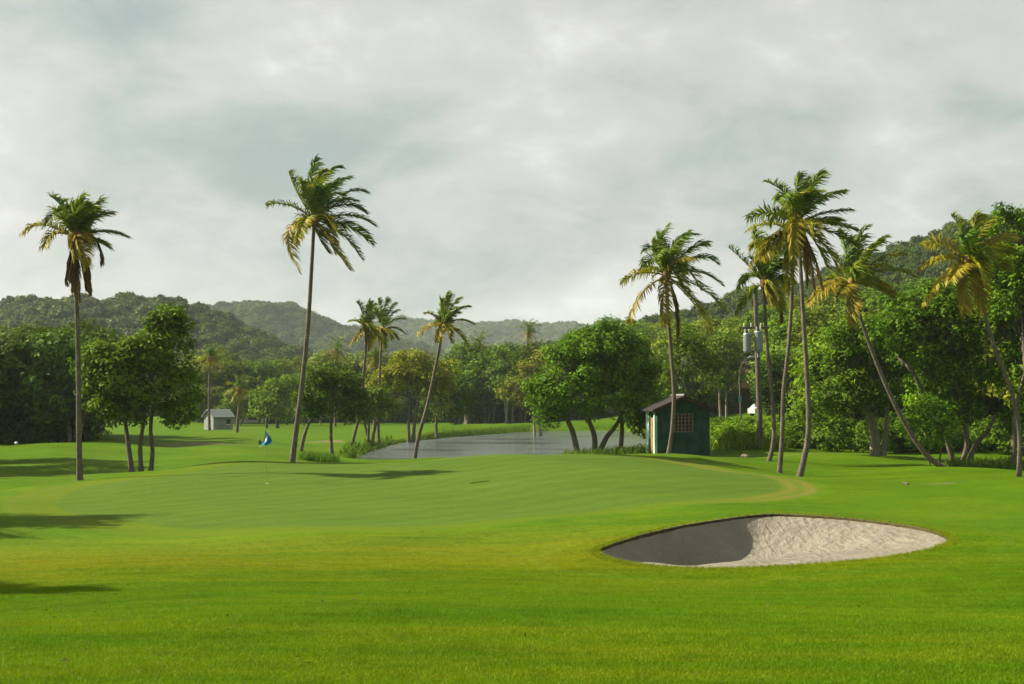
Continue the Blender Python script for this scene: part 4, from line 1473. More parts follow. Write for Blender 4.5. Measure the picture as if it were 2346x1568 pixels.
P3F = [(15, 75, 0.0, 0.3), (-5, 62, 0.2, 0.2), (40, 65, 0.1, 0.3), (60, 45, 0.0, 0.6), (70, 5, 0.0, 0.75), (55, -40, -0.1, 0.9), (20, -38, -0.4, 0.9), (-40, 30, 0.0, 0.7), (-58, -20, -0.1, 0.95), (-12, -35, -0.4, 1.0), (35, 30, -0.4, 0.6)]
P4A = [(-20, 58, 0.0, 0.2), (8, 60, 0.0, 0.2), (-38, 15, 0.0, 0.6), (-35, -40, -0.1, 0.9), (8, -50, -0.3, 0.95), (38, -35, 0.0, 0.8), (38, 35, 0.1, 0.3), (20, 55, 0.3, 0.1), (-20, -30, -0.4, 0.95)]
P4B = [(-10, 70, 0.0, 0.1), (10, 73, 0.1, 0.15), (35, 45, 0.0, 0.15), (50, 25, 0.1, 0.2), (53, -10, 0.0, 0.35), (35, -22, -0.1, 0.5), (5, -42, -0.2, 0.6), (28, 62, 0.2, 0.05), (-20, 50, 0.3, 0.1)]

palm('palm with a long skirt of dead fronds beside the three-stemmed tree', 55, [(183, 1103), (181, 1000), (180, 880), (178, 760), (174, 640)], (173, 545), P1F, extra=6, seed=1, r0=0.145, r1=0.09)
palm('tallest palm with bent slim trunk at the far edge of the green', 66, [(668, 1066), (678, 990), (692, 880), (706, 740), (714, 610)], (720, 505), P2F, extra=6, seed=2, r0=0.165, r1=0.09, coconuts=3)
palm('leaning palm standing at the pond edge', 80, [(945, 1053), (958, 1005), (979, 930), (998, 840), (1008, 790)], (1014, 748), P3F, extra=6, seed=3, r0=0.14, r1=0.085, leaflet=0.5)
palm('front palm of the pair left of the pond with golden lower fronds', 98, [(804, 1020), (815, 985), (828, 930), (834, 850), (838, 800)], (838, 752), P4A, extra=6, seed=4, r0=0.14, r1=0.09, leaflet=0.55)
palm('rear darker palm of the pair left of the pond', 108, [(868, 1005), (866, 940), (870, 860), (873, 800)], (876, 756), P4B, extra=6, seed=5, r0=0.14, r1=0.09, leaflet=0.55)
palm('palm with drooping golden fronds in front of the green shed', 68, [(1530, 1045), (1540, 985), (1544, 900), (1537, 800), (1530, 720)], (1527, 632), P5F, extra=6, seed=6, r0=0.13, r1=0.1, coconuts=3)
palm('palm beside the utility pole with ragged dark crown', 66, [(1760, 1056), (1773, 1000), (1768, 900), (1758, 800), (1753, 720)], (1751, 650), P6F, extra=5, seed=7, r0=0.13, r1=0.085)
palm('thinner palm of the tall twin palms right of the shed', 61, [(1785, 1071), (1792, 1000), (1795, 900), (1808, 780), (1815, 650)], (1816, 535), P7F, extra=4, seed=8, r0=0.125, r1=0.085)
palm('tallest palm of the right-hand group with brown hanging fronds', 58, [(1830, 1090), (1850, 1010), (1852, 930), (1845, 800), (1836, 650)], (1829, 512), P8F, extra=5, seed=9, r0=0.15, r1=0.09, coconuts=4)
palm('palm with slanting trunk rising out of the right-hand grass', 63, [(2168, 1076), (2120, 1040), (2070, 965), (2020, 860), (1975, 740)], (1952, 652), P9F, extra=5, seed=10, r0=0.15, r1=0.09)
palm('palm with curved pale trunk and golden crown near the right edge', 56, [(2334, 1094), (2336, 1000), (2318, 900), (2280, 800), (2254, 715), (2236, 650)], (2222, 606), P10F, extra=5, seed=11, r0=0.12, r1=0.07)
# palms out of frame to the left: their crowns shade the turf
palm('palm out of frame shading the left end of the green', 40, [(-1000, 1150), (-990, 800), (-990, 500)], (-985, 300), P8F, extra=6, seed=12, group='palms out of frame')
palm('palm out of frame shading the left foreground', 21.5, [(-1660, 1300), (-1640, 900), (-1640, 500)], (-1635, 100), [tuple(v * 2.2 if i < 4 else v for i, v in enumerate(f)) for f in P8F], extra=6, seed=13, group='palms out of frame')
# small palms far off
FARF = [(-12, 30, 0.2, 0.4), (10, 33, 0.0, 0.3), (28, 20, 0.0, 0.5), (34, -4, 0.1, 0.7), (22, -24, 0.0, 0.9), (-28, 16, 0.0, 0.6), (-32, -8, 0.1, 0.8), (-18, -26, -0.1, 1.0), (2, -26, -0.4, 1.0), (20, 30, 0.4, 0.2)]
for lab, Y, tr, hub, sd in (
        ('slim faraway palm beside the little white hut', 165, [(480, 986), (479, 930), (480, 870)], (482, 822), 21),
        ('short brownish palm on the far lawn left of the flag', 150, [(543, 993), (545, 960), (548, 925)], (548, 895), 22),
        ('faraway palm top between the tall palm and the pair', 190, [(768, 975), (768, 920), (770, 850)], (771, 806), 23),
        ('faraway dark palm above the trees behind the pond', 215, [(1210, 960), (1210, 880), (1210, 810)], (1210, 765), 24),
        ('brownish faraway palm crown right of the pond palm', 230, [(1098, 955), (1098, 880), (1098, 820)], (1098, 790), 25),
        ('half-hidden palm crown behind the pair left of the pond', 150, [(858, 985), (858, 920), (858, 860)], (858, 825), 26)):
    palm(lab, Y, tr, hub, FARF, group='faraway palms', extra=6, seed=sd, r0=0.2, r1=0.14, leaflet=0.75, stations=20, scale=1.4)

# ------------------------------------------------------------------ flagstick
M_FLAG = plain_mat('flag_cloth', (0.02, 0.21, 0.48), 0.7, 0.2, 0.3, 8.0)
M_WHITE = plain_mat('white_paint', (0.78, 0.78, 0.75), 0.6, 0.3, 0.06, 2.0)
M_YELLOW = plain_mat('flagstick_paint', (0.26, 0.21, 0.05), 0.5, 0.4, 0.1, 2.0)


def flagstick(label, Y, px, base_py, top_py, s, with_emblem=True, mat=None, col=None):
    m = pxm(Y)
    p = pix(px, base_py, Y)
    base = np.array((p[0], Y, gz(p[0], Y) + 0.02))
    hgt = pix(px, top_py, Y)[2] - base[2]
    root = empty('flagstick', base)
    tag(root, label, 'flagstick')
    lean = -7 * m * s
    mb = MB()
    mb.tube([(0, 0, -0.05), (lean * 0.5, 0, hgt * 0.5), (lean, 0, hgt)], [0.012 * s, 0.010 * s, 0.008 * s], 8)
    mb.build('pole', mat or M_YELLOW, root, True)
    # limp flag hanging in folds from the top of the pole
    nu, nv = 12, 10
    V = []
    for j in range(nv + 1):
        v = j / nv
        for i in range(nu + 1):
            u = i / nu
            wdt = (0.05 + 0.36 * math.sin(min(1.0, v * 1.15) * math.pi / 2) * (1 if v < 0.75 else 1 - (v - 0.75) * 1.5)) * s
            x = lean + 0.01 + u * wdt * (0.75 + 0.25 * v)
            y = 0.07 * s * math.sin(u * 9 + v * 2) * (0.3 + u)
            z = hgt - 0.02 - v * 0.62 * s - u * 0.10 * s * (1 - v)
            V.append((x - 0.14 * s * (v * v), y, z))
    F = [(j * (nu + 1) + i, j * (nu + 1) + i + 1, (j + 1) * (nu + 1) + i + 1, (j + 1) * (nu + 1) + i) for j in range(nv) for i in range(nu)]
    fl = mobj('flag', quad_mesh('flag', np.array(V), np.array(F), col or M_FLAG, True), root)
    if with_emblem:
        # the white printed emblem, laid just over the cloth
        def at(i, j):
            q = np.array(V[j * (nu + 1) + i])
            return q + np.array((0, -0.012, 0))
        pts, fs = [], []
        for (i, j) in ((2, 5), (3, 5), (2, 6), (3, 6), (4, 6), (6, 3), (5, 4), (3, 7)):
            b = len(pts)
            pts += [at(i, j), at(i + 1, j), at(i + 1, j + 1), at(i, j + 1)]
            fs.append((b, b + 1, b + 2, b + 3))
        mb = MB()
        mb.poly(pts, fs)
        mb.build('emblem', M_WHITE, fl)
    cup = MB()
    cup.cyl((0, 0, -0.03), 0.055, 0.055, 0.034, 14)
    cup.build('cup', M_WHITE, root)
    return root


flagstick('yellow flagstick with limp blue flag bearing a white emblem', 49, 612, 1121, 984, 0.85)
M_NAVY = plain_mat('navy_cloth', (0.03, 0.05, 0.10), 0.8, 0.2, 0.2, 4.0)
flagstick('white marker stick with dark pennant behind the blue flag', 88, 597, 1033, 1004, 0.62, False, M_WHITE, M_NAVY)

# ------------------------------------------------------------------ shed
M_TEAL = plain_mat('teal_render', (0.017, 0.048, 0.038), 0.9, 0.1, 0.6, 1.6)
M_TEAL_PALE = plain_mat('sunlit_pale_teal', (0.42, 0.60, 0.46), 0.8, 0.2, 0.15, 1.5)  # pale strips of the left wall; the sun on them is put into the colour
M_DOOR = plain_mat('brown_door', (0.20, 0.12, 0.055), 0.8, 0.2, 0.3, 3.0)
M_ROOF = plain_mat('shed_roof', (0.022, 0.017, 0.016), 0.85, 0.2, 0.35, 2.0)
M_BLOCK = plain_mat('pierced_block', (0.15, 0.11, 0.10), 0.9, 0.1, 0.2, 4.0)
M_DARK = plain_mat('dark_inside', (0.012, 0.012, 0.012), 0.95, 0.05, 0.1, 1.0)

SY = 75.0
s0 = pix(1506, 1044, SY)
sm = pxm(SY)
shed = empty('garden_shed', (s0[0], SY, gz(s0[0] + 1.4, SY) - 0.04))
tag(shed, 'dark teal rendered shed with gabled roof and lattice window by the pond', 'shed')
shed.rotation_euler.z = rad(5)
SW, SD, SH, SP = 122 * sm, 3.2, 2.48, 3.10
mb = MB()
wx0, wx1, wz0, wz1 = 0.70, 1.95, 1.30, 2.30
wx0, wx1 = 32 * sm, 82 * sm
wz0, wz1 = 1.28, 2.22
# front wall with a real opening
mb.box(0, wx0, 0, 0.15, 0, SH).box(wx1, SW, 0, 0.15, 0, SH).box(wx0, wx1, 0, 0.15, 0, wz0).box(wx0, wx1, 0, 0.15, wz1, SH)
mb.poly([(0, 0, SH), (SW, 0, SH), (SW / 2, 0, SP), (0, 0.15, SH), (SW, 0.15, SH), (SW / 2, 0.15, SP)], [(0, 1, 2), (5, 4, 3), (0, 2, 5, 3), (1, 4, 5, 2)])
mb.box(SW - 0.15, SW, 0.15, SD, 0, SH).box(0, SW, SD, SD + 0.15, 0, SH)
mb.box(0.0, 0.15, 0.15, 0.55, 0, SH).box(0.0, 0.15, 1.75, 2.347, 0, SH)
mb.build('wall', M_TEAL, shed)
mb = MB()
mb.box(-0.03, 0.12, 2.35, SD - 0.01, 0, SH - 0.1)
mb.box(-0.05, 0.10, 0.553, 0.80, 0, SH - 0.1)
mb.build('side_panel', M_TEAL_PALE, shed)
mb = MB()
mb.box(-0.02, 0.04, 0.803, 1.745, 0.03, 2.02)
for z in (0.5, 1.1, 1.7):
    mb.box(-0.035, -0.022, 0.86, 1.69, z - 0.05, z + 0.05)
d = mb.build('door', M_DOOR, shed)
MB().box(-0.07, -0.037, 0.9, 0.96, 1.0, 1.06).build('handle', M_DARK, d)
wdw = MB().box(wx0, wx1, 0.12, 0.14, wz0, wz1).build('window', M_DARK, shed)
lat = MB()
nc, nr = 6, 5
cw, chh = (wx1 - wx0) / nc, (wz1 - wz0) / nr
for i in range(nc + 1):
    lat.box(wx0 + i * cw - 0.028, wx0 + i * cw + 0.028, -0.02, 0.10, wz0 - 0.03, wz1 + 0.03)
for j in range(nr + 1):
    lat.box(wx0 - 0.03, wx1 + 0.03, -0.015, 0.095, wz0 + j * chh - 0.026, wz0 + j * chh + 0.026)
lat.build('lattice', M_BLOCK, wdw)
mb = MB()
ov, th_ = 0.32, 0.09
for sg in (0, 1):
    xe = -ov if sg == 0 else SW + ov
    sl = (SP - SH) / (SW / 2)
    ze = SH - sl * ov
    y0, y1 = -0.35, SD + 0.4
    A = [(SW / 2, y0, SP + 0.02), (xe, y0, ze + 0.02), (xe, y1, ze + 0.02), (SW / 2, y1, SP + 0.02)]
    B = [(x, y, z + th_) for x, y, z in A]
    mb.poly(A + B, [(0, 1, 2, 3), (7, 6, 5, 4), (0, 4, 5, 1), (1, 5, 6, 2), (2, 6, 7, 3), (3, 7, 4, 0)])
rf = mb.build('roof', M_ROOF, shed)
mb = MB()
for sg in (0, 1):
    xe = -ov if sg == 0 else SW + ov
    A = [(SW / 2, -0.40, SP + 0.10), (xe, -0.40, ze + 0.10), (xe, -0.40, ze - 0.09), (SW / 2, -0.40, SP - 0.09)]
    B = [(x, y + 0.045, z) for x, y, z in A]
    mb.poly(A + B, [(0, 1, 2, 3), (7, 6, 5, 4), (0, 4, 5, 1), (1, 5, 6, 2), (2, 6, 7, 3), (3, 7, 4, 0)])
mb.build('fascia', plain_mat('fascia_paint', (0.035, 0.017, 0.014), 0.8, 0.2, 0.3, 3.0), rf)
MB().tube([(SW / 2, -0.42, SP + 0.13), (SW / 2, SD + 0.42, SP + 0.13)], [0.07, 0.07], 8).build('ridge_cap', plain_mat('ridge_metal', (0.16, 0.16, 0.16), 0.5, 0.5, 0.15, 3.0), rf)

# ------------------------------------------------------------------ utility pole with transformers
M_POLE = bark_mat('weathered_pole', (0.05, 0.043, 0.035), (0.15, 0.13, 0.105))
M_STEEL = plain_mat('grey_tank', (0.19, 0.215, 0.22), 0.45, 0.5, 0.15, 3.0, 0.3)
M_PORC = plain_mat('porcelain', (0.55, 0.55, 0.52), 0.3, 0.5, 0.1, 3.0)
UY = 80.0
ub = pix(1743, 1027, UY)
ut = pix(1730, 655, UY)
ubz = gz(ub[0], UY)
pole = empty('utility_pole', (ub[0], UY, ubz))
tag(pole, 'weathered utility pole carrying two grey transformer tanks', 'utility pole')
hz_ = ut[2] - ubz
lx = ut[0] - ub[0]
MB().tube([(0, 0, -0.3), (lx * 0.5, 0, hz_ * 0.5), (lx, 0, hz_)], [0.17, 0.15, 0.115], 12).build('mast', M_POLE, pole, True)
um = pxm(UY)
for px, py, sz in ((1712, 786, 0.86), (1738, 783, 0.94)):
    c = pix(px, py, UY - 0.35) - np.array((ub[0], UY, ubz))
    t = MB()
    r = 0.27 * sz
    t.cyl((c[0], c[1], c[2] - 0.55 * sz), r * 0.96, r, 1.1 * sz, 20)
    t.cyl((c[0], c[1], c[2] + 0.551 * sz), r * 1.06, r * 0.9, 0.07, 20)
    t.cyl((c[0], c[1], c[2] - 0.62 * sz), r * 0.8, r * 0.8, 0.068, 20)
    tk = t.build('transformer_tank', M_STEEL, pole)
    for sx in (-0.11, 0.11):
        q = MB()
        for k in range(4):
            q.cyl((c[0] + sx, c[1], c[2] + 0.63 * sz + k * 0.06), 0.05, 0.03, 0.055, 10)
        q.build('bushing', M_PORC, tk, True)
    MB().box(c[0] - 0.05, c[0] + 0.05, c[1], c[1] + 0.5, c[2] + 0.2, c[2] + 0.28).build('bracket', M_STEEL, tk)
ca = pix(1730, 752, UY) - np.array((ub[0], UY, ubz))
arm = MB().box(ca[0] - 0.75, ca[0] + 0.75, -0.22, -0.12, ca[2] - 0.06, ca[2] + 0.06).build('crossarm', M_POLE, pole)
for sx in (-0.65, -0.25, 0.3, 0.65):
    q = MB()
    for k in range(3):
        q.cyl((ca[0] + sx, -0.17, ca[2] + 0.062 + k * 0.07), 0.055, 0.035, 0.068, 10)
    q.build('insulator', M_PORC, arm, True)
MB().cyl((lx * 0.55 + 0.02, -0.22, hz_ * 0.56), 0.09, 0.09, 0.5, 12).build('fuse_box', M_STEEL, pole)

# ------------------------------------------------------------------ lamp post on the lawn behind
LY = 118.0
lb = pix(1698, 945, LY)
lz = gz(lb[0], LY)
lamp = empty('lamp_post', (lb[0], LY, lz))
tag(lamp, 'thin pale lamp post with a bent green arm left of the utility pole', 'lamp post')
lh = pix(1694, 862, LY)[2] - lz
M_GREENP = plain_mat('green_metal', (0.04, 0.07, 0.055), 0.5, 0.4, 0.15, 3.0)
MB().tube([(0, 0, -0.3), (-0.05, 0, lh * 0.5), (-0.12, 0, lh)], [0.10, 0.08, 0.06], 10).build('post', M_POLE, lamp, True)
MB().tube(catmull(np.array([(-0.12, 0, lh - 0.1), (-0.06, 0, lh + 0.6), (0.25, 0, lh + 1.2), (0.6, 0, lh + 1.5)]), 5), np.full(16, 0.028), 8).build('arm', M_GREENP, lamp, True)
lhd = MB()
lhd.tube([(0.55, 0, lh + 1.52), (0.8, 0, lh + 1.58), (1.1, 0, lh + 1.56), (1.2, 0, lh + 1.54)], [0.05, 0.12, 0.10, 0.03], 8)
lhd.build('lamp_head', M_STEEL, lamp, True)
MB().box(-0.22, 0.04, -0.13, -0.10, lh * 0.52, lh * 0.52 + 0.42).build('notice_plate', plain_mat('teal_plate', (0.03, 0.22, 0.20), 0.5, 0.4, 0.1, 3.0), lamp)

# ------------------------------------------------------------------ huts, house, car and small marks far off
M_HUTW = plain_mat('hut_wall', (0.19, 0.215, 0.20), 0.85, 0.2, 0.12, 1.5)
M_HUTR = plain_mat('hut_roof', (0.17, 0.19, 0.19), 0.6, 0.3, 0.15, 2.0)
M_RED = plain_mat('red_roof', (0.14, 0.06, 0.04), 0.85, 0.2, 0.3, 0.8)
M_CREAM = plain_mat('cream_wall', (0.50, 0.46, 0.38), 0.85, 0.2, 0.12, 1.0)


def hut(name, label, cat, px, py, Y, w_, d_, h_, p_, wall_m, roof_m, rot=0.0, ridge_x=True, ov=0.25):
    c = pix(px, py, Y)
    root = empty(name, (c[0], Y, gz(c[0], Y) - 0.1))
    root.rotation_euler.z = rot
    tag(root, label, cat)
    mb = MB()
    mb.box(-w_ / 2, w_ / 2, -d_ / 2, d_ / 2, 0, h_)
    if ridge_x:
        for sx in (-w_ / 2, w_ / 2 - 0.1):
            mb.poly([(sx, -d_ / 2, h_), (sx, d_ / 2, h_), (sx, 0, p_), (sx + 0.1, -d_ / 2, h_), (sx + 0.1, d_ / 2, h_), (sx + 0.1, 0, p_)], [(0, 2, 1), (3, 4, 5), (0, 3, 5, 2), (1, 2, 5, 4)])
    mb.build('wall', wall_m, root)
    mb = MB()
    for sg in (-1, 1):
        ye = sg * (d_ / 2 + ov)
        ze = h_ - (p_ - h_) / (d_ / 2) * ov
        A = [(-w_ / 2 - ov, 0, p_ + 0.02), (w_ / 2 + ov, 0, p_ + 0.02), (w_ / 2 + ov, ye, ze + 0.02), (-w_ / 2 - ov, ye, ze + 0.02)]
        B = [(x, y, z + 0.09) for x, y, z in A]
        mb.poly(A + B, [(0, 1, 2, 3), (7, 6, 5, 4), (0, 4, 5, 1), (1, 5, 6, 2), (2, 6, 7, 3), (3, 7, 4, 0)])
    mb.build('roof', roof_m, root)
    dr = MB().box(-0.4 - w_ * 0.12, 0.4 - w_ * 0.12, -d_ / 2 - 0.03, -d_ / 2 - 0.003, 0, h_ * 0.82).build('door', M_HUTR, root)
    MB().box(0.2 - w_ * 0.12, 0.28 - w_ * 0.12, -d_ / 2 - 0.06, -d_ / 2 - 0.032, h_ * 0.4, h_ * 0.45).build('handle', M_DARK, dr)
    wn = MB().box(w_ * 0.18, w_ * 0.38, -d_ / 2 - 0.025, -d_ / 2 - 0.003, h_ * 0.45, h_ * 0.8).build('window', M_DARK, root)
    MB().box(w_ * 0.16, w_ * 0.40, -d_ / 2 - 0.07, -d_ / 2 - 0.003, h_ * 0.40, h_ * 0.445).build('sill', M_WHITE, wn)
    return root


hut('small_hut', 'little white hut with pale gabled roof on the far lawn', 'hut', 500, 981, 172, 2.6, 2.4, 1.7, 2.5, M_HUTW, M_HUTR, rad(40))
hut('house', 'low house with red roof behind the little white hut', 'house', 545, 968, 225, 9.0, 5.0, 1.3, 2.4, M_CREAM, M_RED, rad(10))
hut('house', 'house with dark red roof on the slope behind the utility pole', 'house', 1762, 862, 178, 9.0, 6.0, 1.8, 3.4, M_DOOR, plain_mat('dark_roof', (0.06, 0.034, 0.028), 0.85, 0.2, 0.3, 0.8), rad(-8))

# car
cY = 158.0
cp_ = pix(1750, 893, cY)
car = empty('parked_car', (cp_[0], cY, gz(cp_[0], cY)))
car.rotation_euler.z = rad(25)
tag(car, 'small white car parked on the grass slope behind the utility pole', 'car')
M_CARW = plain_mat('white_car_paint', (0.38, 0.39, 0.39), 0.3, 0.5, 0.03, 2.0)
M_TYRE = plain_mat('tyre', (0.02, 0.02, 0.02), 0.9, 0.1, 0.1, 3.0)
mb = MB()
prof = [(-1.7, 0.30), (1.7, 0.30), (1.75, 0.55), (1.65, 0.74), (0.85, 0.86), (0.35, 1.30), (-0.95, 1.34), (-1.45, 0.92), (-1.72, 0.82)]
nP = len(prof)
mb.poly([(x, -0.72, z) for x, z in prof] + [(x, 0.72, z) for x, z in prof], [tuple(range(nP)), tuple(range(2 * nP - 1, nP - 1, -1))] + [(i, nP + i, nP + (i + 1) % nP, (i + 1) % nP) for i in range(nP)])
body = mb.build('body', M_CARW, car)
for sg in (-1, 1):
    MB().poly([(0.72, sg * 0.724, 0.90), (0.30, sg * 0.724, 1.25), (-0.9, sg * 0.724, 1.27), (-1.3, sg * 0.724, 0.93)], [(0, 1, 2, 3)]).build('side_window', M_DARK, car)
MB().poly([(0.83, -0.6, 0.90), (0.83, 0.6, 0.90), (0.39, 0.56, 1.28), (0.39, -0.56, 1.28)], [(0, 1, 2, 3)]).build('windscreen', M_DARK, car)
for x in (-1.1, 1.1):
    for sg in (-1, 1):
        wh = MB().cyl((x, sg * 0.73 - 0.08, 0.30), 0.30, 0.30, 0.16, 16, 1).build('wheel', M_TYRE, car, False)
        MB().cyl((x, sg * 0.82 - 0.01, 0.30), 0.17, 0.17, 0.02, 12, 1).build('rim', M_STEEL, wh)
for sg in (-1, 1):
    MB().box(1.70, 1.765, sg * 0.5 - 0.12, sg * 0.5 + 0.12, 0.56, 0.68).build('headlight', M_PORC, car)

# small white notice board behind the shed
nY = 140.0
nb = pix(1558, 905, nY)
nz = gz(nb[0], nY)
sign = empty('notice_board', (nb[0], nY, nz))
tag(sign, 'small white notice board seen above the shed roof', 'sign')
top = pix(1558, 879, nY)[2] - nz
MB().box(-0.04, 0.04, -0.03, 0.03, -0.3, top - 0.5).build('post', M_POLE, sign)
MB().box(-0.14, 0.14, -0.035, 0.0, top - 0.55, top).build('board', M_WHITE, sign)

# tee marker: a white ball on a short dark spike
tY = 88.0
tb = pix(37, 1024, tY)
tee = empty('tee_marker', (tb[0], tY, gz(tb[0], tY)))
tag(tee, 'white ball-shaped tee marker on the left fairway', 'tee marker')
zz = np.linspace(-0.1, 0.1, 9)
MB().tube([(0, 0, 0.16 + z) for z in zz], np.sqrt(np.maximum(1e-4, 1 - (zz / 0.1005) ** 2)) * 0.1, 12).build('ball', M_WHITE, tee, True)
MB().cyl((0, 0, -0.05), 0.015, 0.02, 0.13, 8).build('spike', M_DARK, tee)


# ------------------------------------------------------------------ rocks and clods
def stone(name, label, px, py, Y, s, mat, seed):
    g = np.random.default_rng(seed)
    c = pix(px, py, Y)
    import bmesh
    bm = bmesh.new()
    bmesh.ops.create_icosphere(bm, subdivisions=2, radius=1.0)
    for v in bm.verts:
        k = 1 + 0.25 * math.sin(v.co.x * 3 + seed) * math.cos(v.co.y * 4) + g.normal(0, 0.06)
        v.co = v.co * k
        v.co.x *= s[0]
        v.co.y *= s[1]
        v.co.z *= s[2]
    me = bpy.data.meshes.new(name)
    bm.to_mesh(me)
    bm.free()
    me.materials.append(mat)
    return tag(mobj(name, me, None, (c[0], Y, gz(c[0], Y) + s[2] * 0.4)), label, 'stone')


M_STONE = plain_mat('stone', (0.24, 0.18, 0.13), 0.95, 0.1, 0.4, 5.0)
stone('stone', 'brown clod lying on the grass before the shed', 1707, 1050, 70, (0.20, 0.14, 0.12), M_STONE, 3)
stone('stone', 'pale stone at the worn patch on the right lawn', 2075, 1109, 53, (0.13, 0.10, 0.06), M_BLOCK, 4)


# ------------------------------------------------------------------ low growth: uncountable, so each patch is one object
def patch(name, label, pts, h, wd, n_blades, color, seed, lean=0.35, mat=None):
    """tufts of blades round the given ground points"""
    g = np.random.default_rng(seed)
    pts = np.asarray(pts)
    P = np.repeat(pts, n_blades, 0)
    n = len(P)
    P = P + np.column_stack([g.normal(0, h * 0.35, n), g.normal(0, h * 0.35, n), np.zeros(n)])
    hh = h * g.uniform(0.5, 1.3, n)
    a = g.uniform(0, 6.28, n)
    side = np.column_stack([np.cos(a), np.sin(a), np.zeros(n)]) * (wd * g.uniform(0.6, 1.3, n))[:, None]
    ln = np.column_stack([g.normal(0.15, lean, n), g.normal(0, lean, n), np.zeros(n)]) * hh[:, None]
    up = np.column_stack([np.zeros(n), np.zeros(n), hh])
    V = np.empty((n, 6, 3))
    V[:, 0], V[:, 1] = P - side, P + side
    V[:, 2], V[:, 3] = P + up * 0.55 + ln * 0.4 - side * 0.8, P + up * 0.55 + ln * 0.4 + side * 0.8
    V[:, 4], V[:, 5] = P + up + ln * 1.2 - side * 0.15, P + up + ln * 1.2 + side * 0.15
    b = np.arange(n)[:, None] * 6
    F = np.stack([np.concatenate([b, b + 1, b + 3, b + 2], 1), np.concatenate([b + 2, b + 3, b + 5, b + 4], 1)], 1).reshape(-1, 4)
    tint = np.repeat(np.clip(0.5 + g.normal(0, 0.17, n), 0, 1), 2)
    o = mobj(name, quad_mesh(name, V.reshape(-1, 3), F, mat or M_LEAF, face_attr={'tint': tint}))
    o.color = (*color, 1)
    return tag(o, label, 'grass', kind='stuff')


def rand_ground(px0, px1, Y0, Y1, n, seed, test=None):
    g = np.random.default_rng(seed)
    Y = g.uniform(Y0, Y1, n)
    x = (g.uniform(px0, px1, n) - 1173) / FPX * Y
    z = ground(x, Y)
    P = np.column_stack([x, Y, z])
    if test is not None:
        P = P[test(P)]
    return P


def shrub_mass(name, label, pts, r, h, leaf, color, seed, clump=0.35, per=22):
    g = np.random.default_rng(seed)
    lobes = []
    for p in pts:
        k = g.uniform(0.6, 1.3)
        lobes.append((p[0], p[1], p[2] + h * k * 0.35, r * k, r * k, h * k * 0.62))
    P, N, tint, C = crown_points(lobes, clump, per, seed, 0.8, 0.2)
    V, F = leaves_at(P, N, leaf, leaf * 0.5, seed + 1)
    o = mobj(name, quad_mesh(name, V, F, M_LEAF, face_attr={'tint': tint}))
    o.color = (*color, 1)
    return tag(o, label, 'undergrowth', kind='stuff')


off_pond = lambda P: poly_sd(P[:, 0], P[:, 1], POND) > 0.15
shrub_mass('tall_weeds', 'tall bright weeds growing right of the shed', rand_ground(1632, 1800, 81, 96, 70, 1), 0.75, 1.1, 0.24, (0.105, 0.200, 0.014), 2)
patch('tall_grass', 'tall grass blades among the weeds right of the shed', rand_ground(1635, 1800, 79, 95, 260, 1), 0.9, 0.022, 9, (0.105, 0.180, 0.014), 2)
shrub_mass('undergrowth', 'green undergrowth below the right-hand wood', rand_ground(1800, 2420, 78, 100, 130, 3), 1.0, 1.5, 0.26, (0.070, 0.140, 0.014), 4)
shrub_mass('undergrowth', 'shrubs on the lawn edge behind the shed', rand_ground(1480, 1760, 100, 108, 26, 31), 0.8, 1.0, 0.26, (0.055, 0.110, 0.014), 32)
shrub_mass('undergrowth', 'dark shrubs below the wood behind the pond', rand_ground(1050, 1560, 205, 228, 90, 33), 1.8, 2.2, 0.42, (0.055, 0.105, 0.014), 34, 0.7)
shrub_mass('undergrowth', 'dark shrubs below the wood across the far lawn', rand_ground(440, 1060, 222, 250, 90, 35), 1.8, 2.2, 0.42, (0.055, 0.105, 0.014), 36, 0.7)
patch('undergrowth', 'weeds at the foot of the right-hand trees', rand_ground(2170, 2400, 63, 72, 200, 5), 0.35, 0.02, 9, (0.065, 0.120, 0.016), 6)
patch('bank_grass', 'rough grass along the near pond bank', rand_ground(1290, 1500, 76, 83, 160, 7, off_pond), 0.4, 0.018, 9, (0.085, 0.155, 0.014), 8)
bank = np.array([POND[i] + g_ for i in range(0, len(POND)) for g_ in np.random.default_rng(i).normal(0, 0.5, (10, 2))])
bank = bank[(poly_sd(bank[:, 0], bank[:, 1], POND) > 0.1) & (bank[:, 1] > 84)]
patch('bank_grass', 'rough grass fringing the far pond bank', np.column_stack([bank, ground(bank[:, 0], bank[:, 1])]), 0.35, 0.03, 6, (0.070, 0.130, 0.014), 9)
patch('low_growth', 'low leafy clump on the grass left of the pond', rand_ground(695, 770, 73, 77, 160, 10), 0.32, 0.02, 10, (0.060, 0.135, 0.010), 11)
shrub_mass('undergrowth', 'dark undergrowth beneath the left wood', rand_ground(-300, 195, 95, 108, 90, 21), 1.3, 1.9, 0.3, (0.045, 0.085, 0.014), 22, 0.45)
# longer blades on the bunker's edge
gq = np.random.default_rng(5)
ti = gq.integers(0, len(bk_xy), 5200)
rr_ = gq.uniform(0.995, 1.05, 5200)[:, None]
eb = bk_c + (bk_xy[ti] - bk_c) * rr_ + gq.normal(0, 0.02, (5200, 2))
patch('edge_grass', 'short shaggy grass round the bunker edge', np.column_stack([eb, tps(eb[:, 0], eb[:, 1]) + 0.02]), 0.035, 0.003, 3, (0.14, 0.20, 0.008), 12, 0.7)


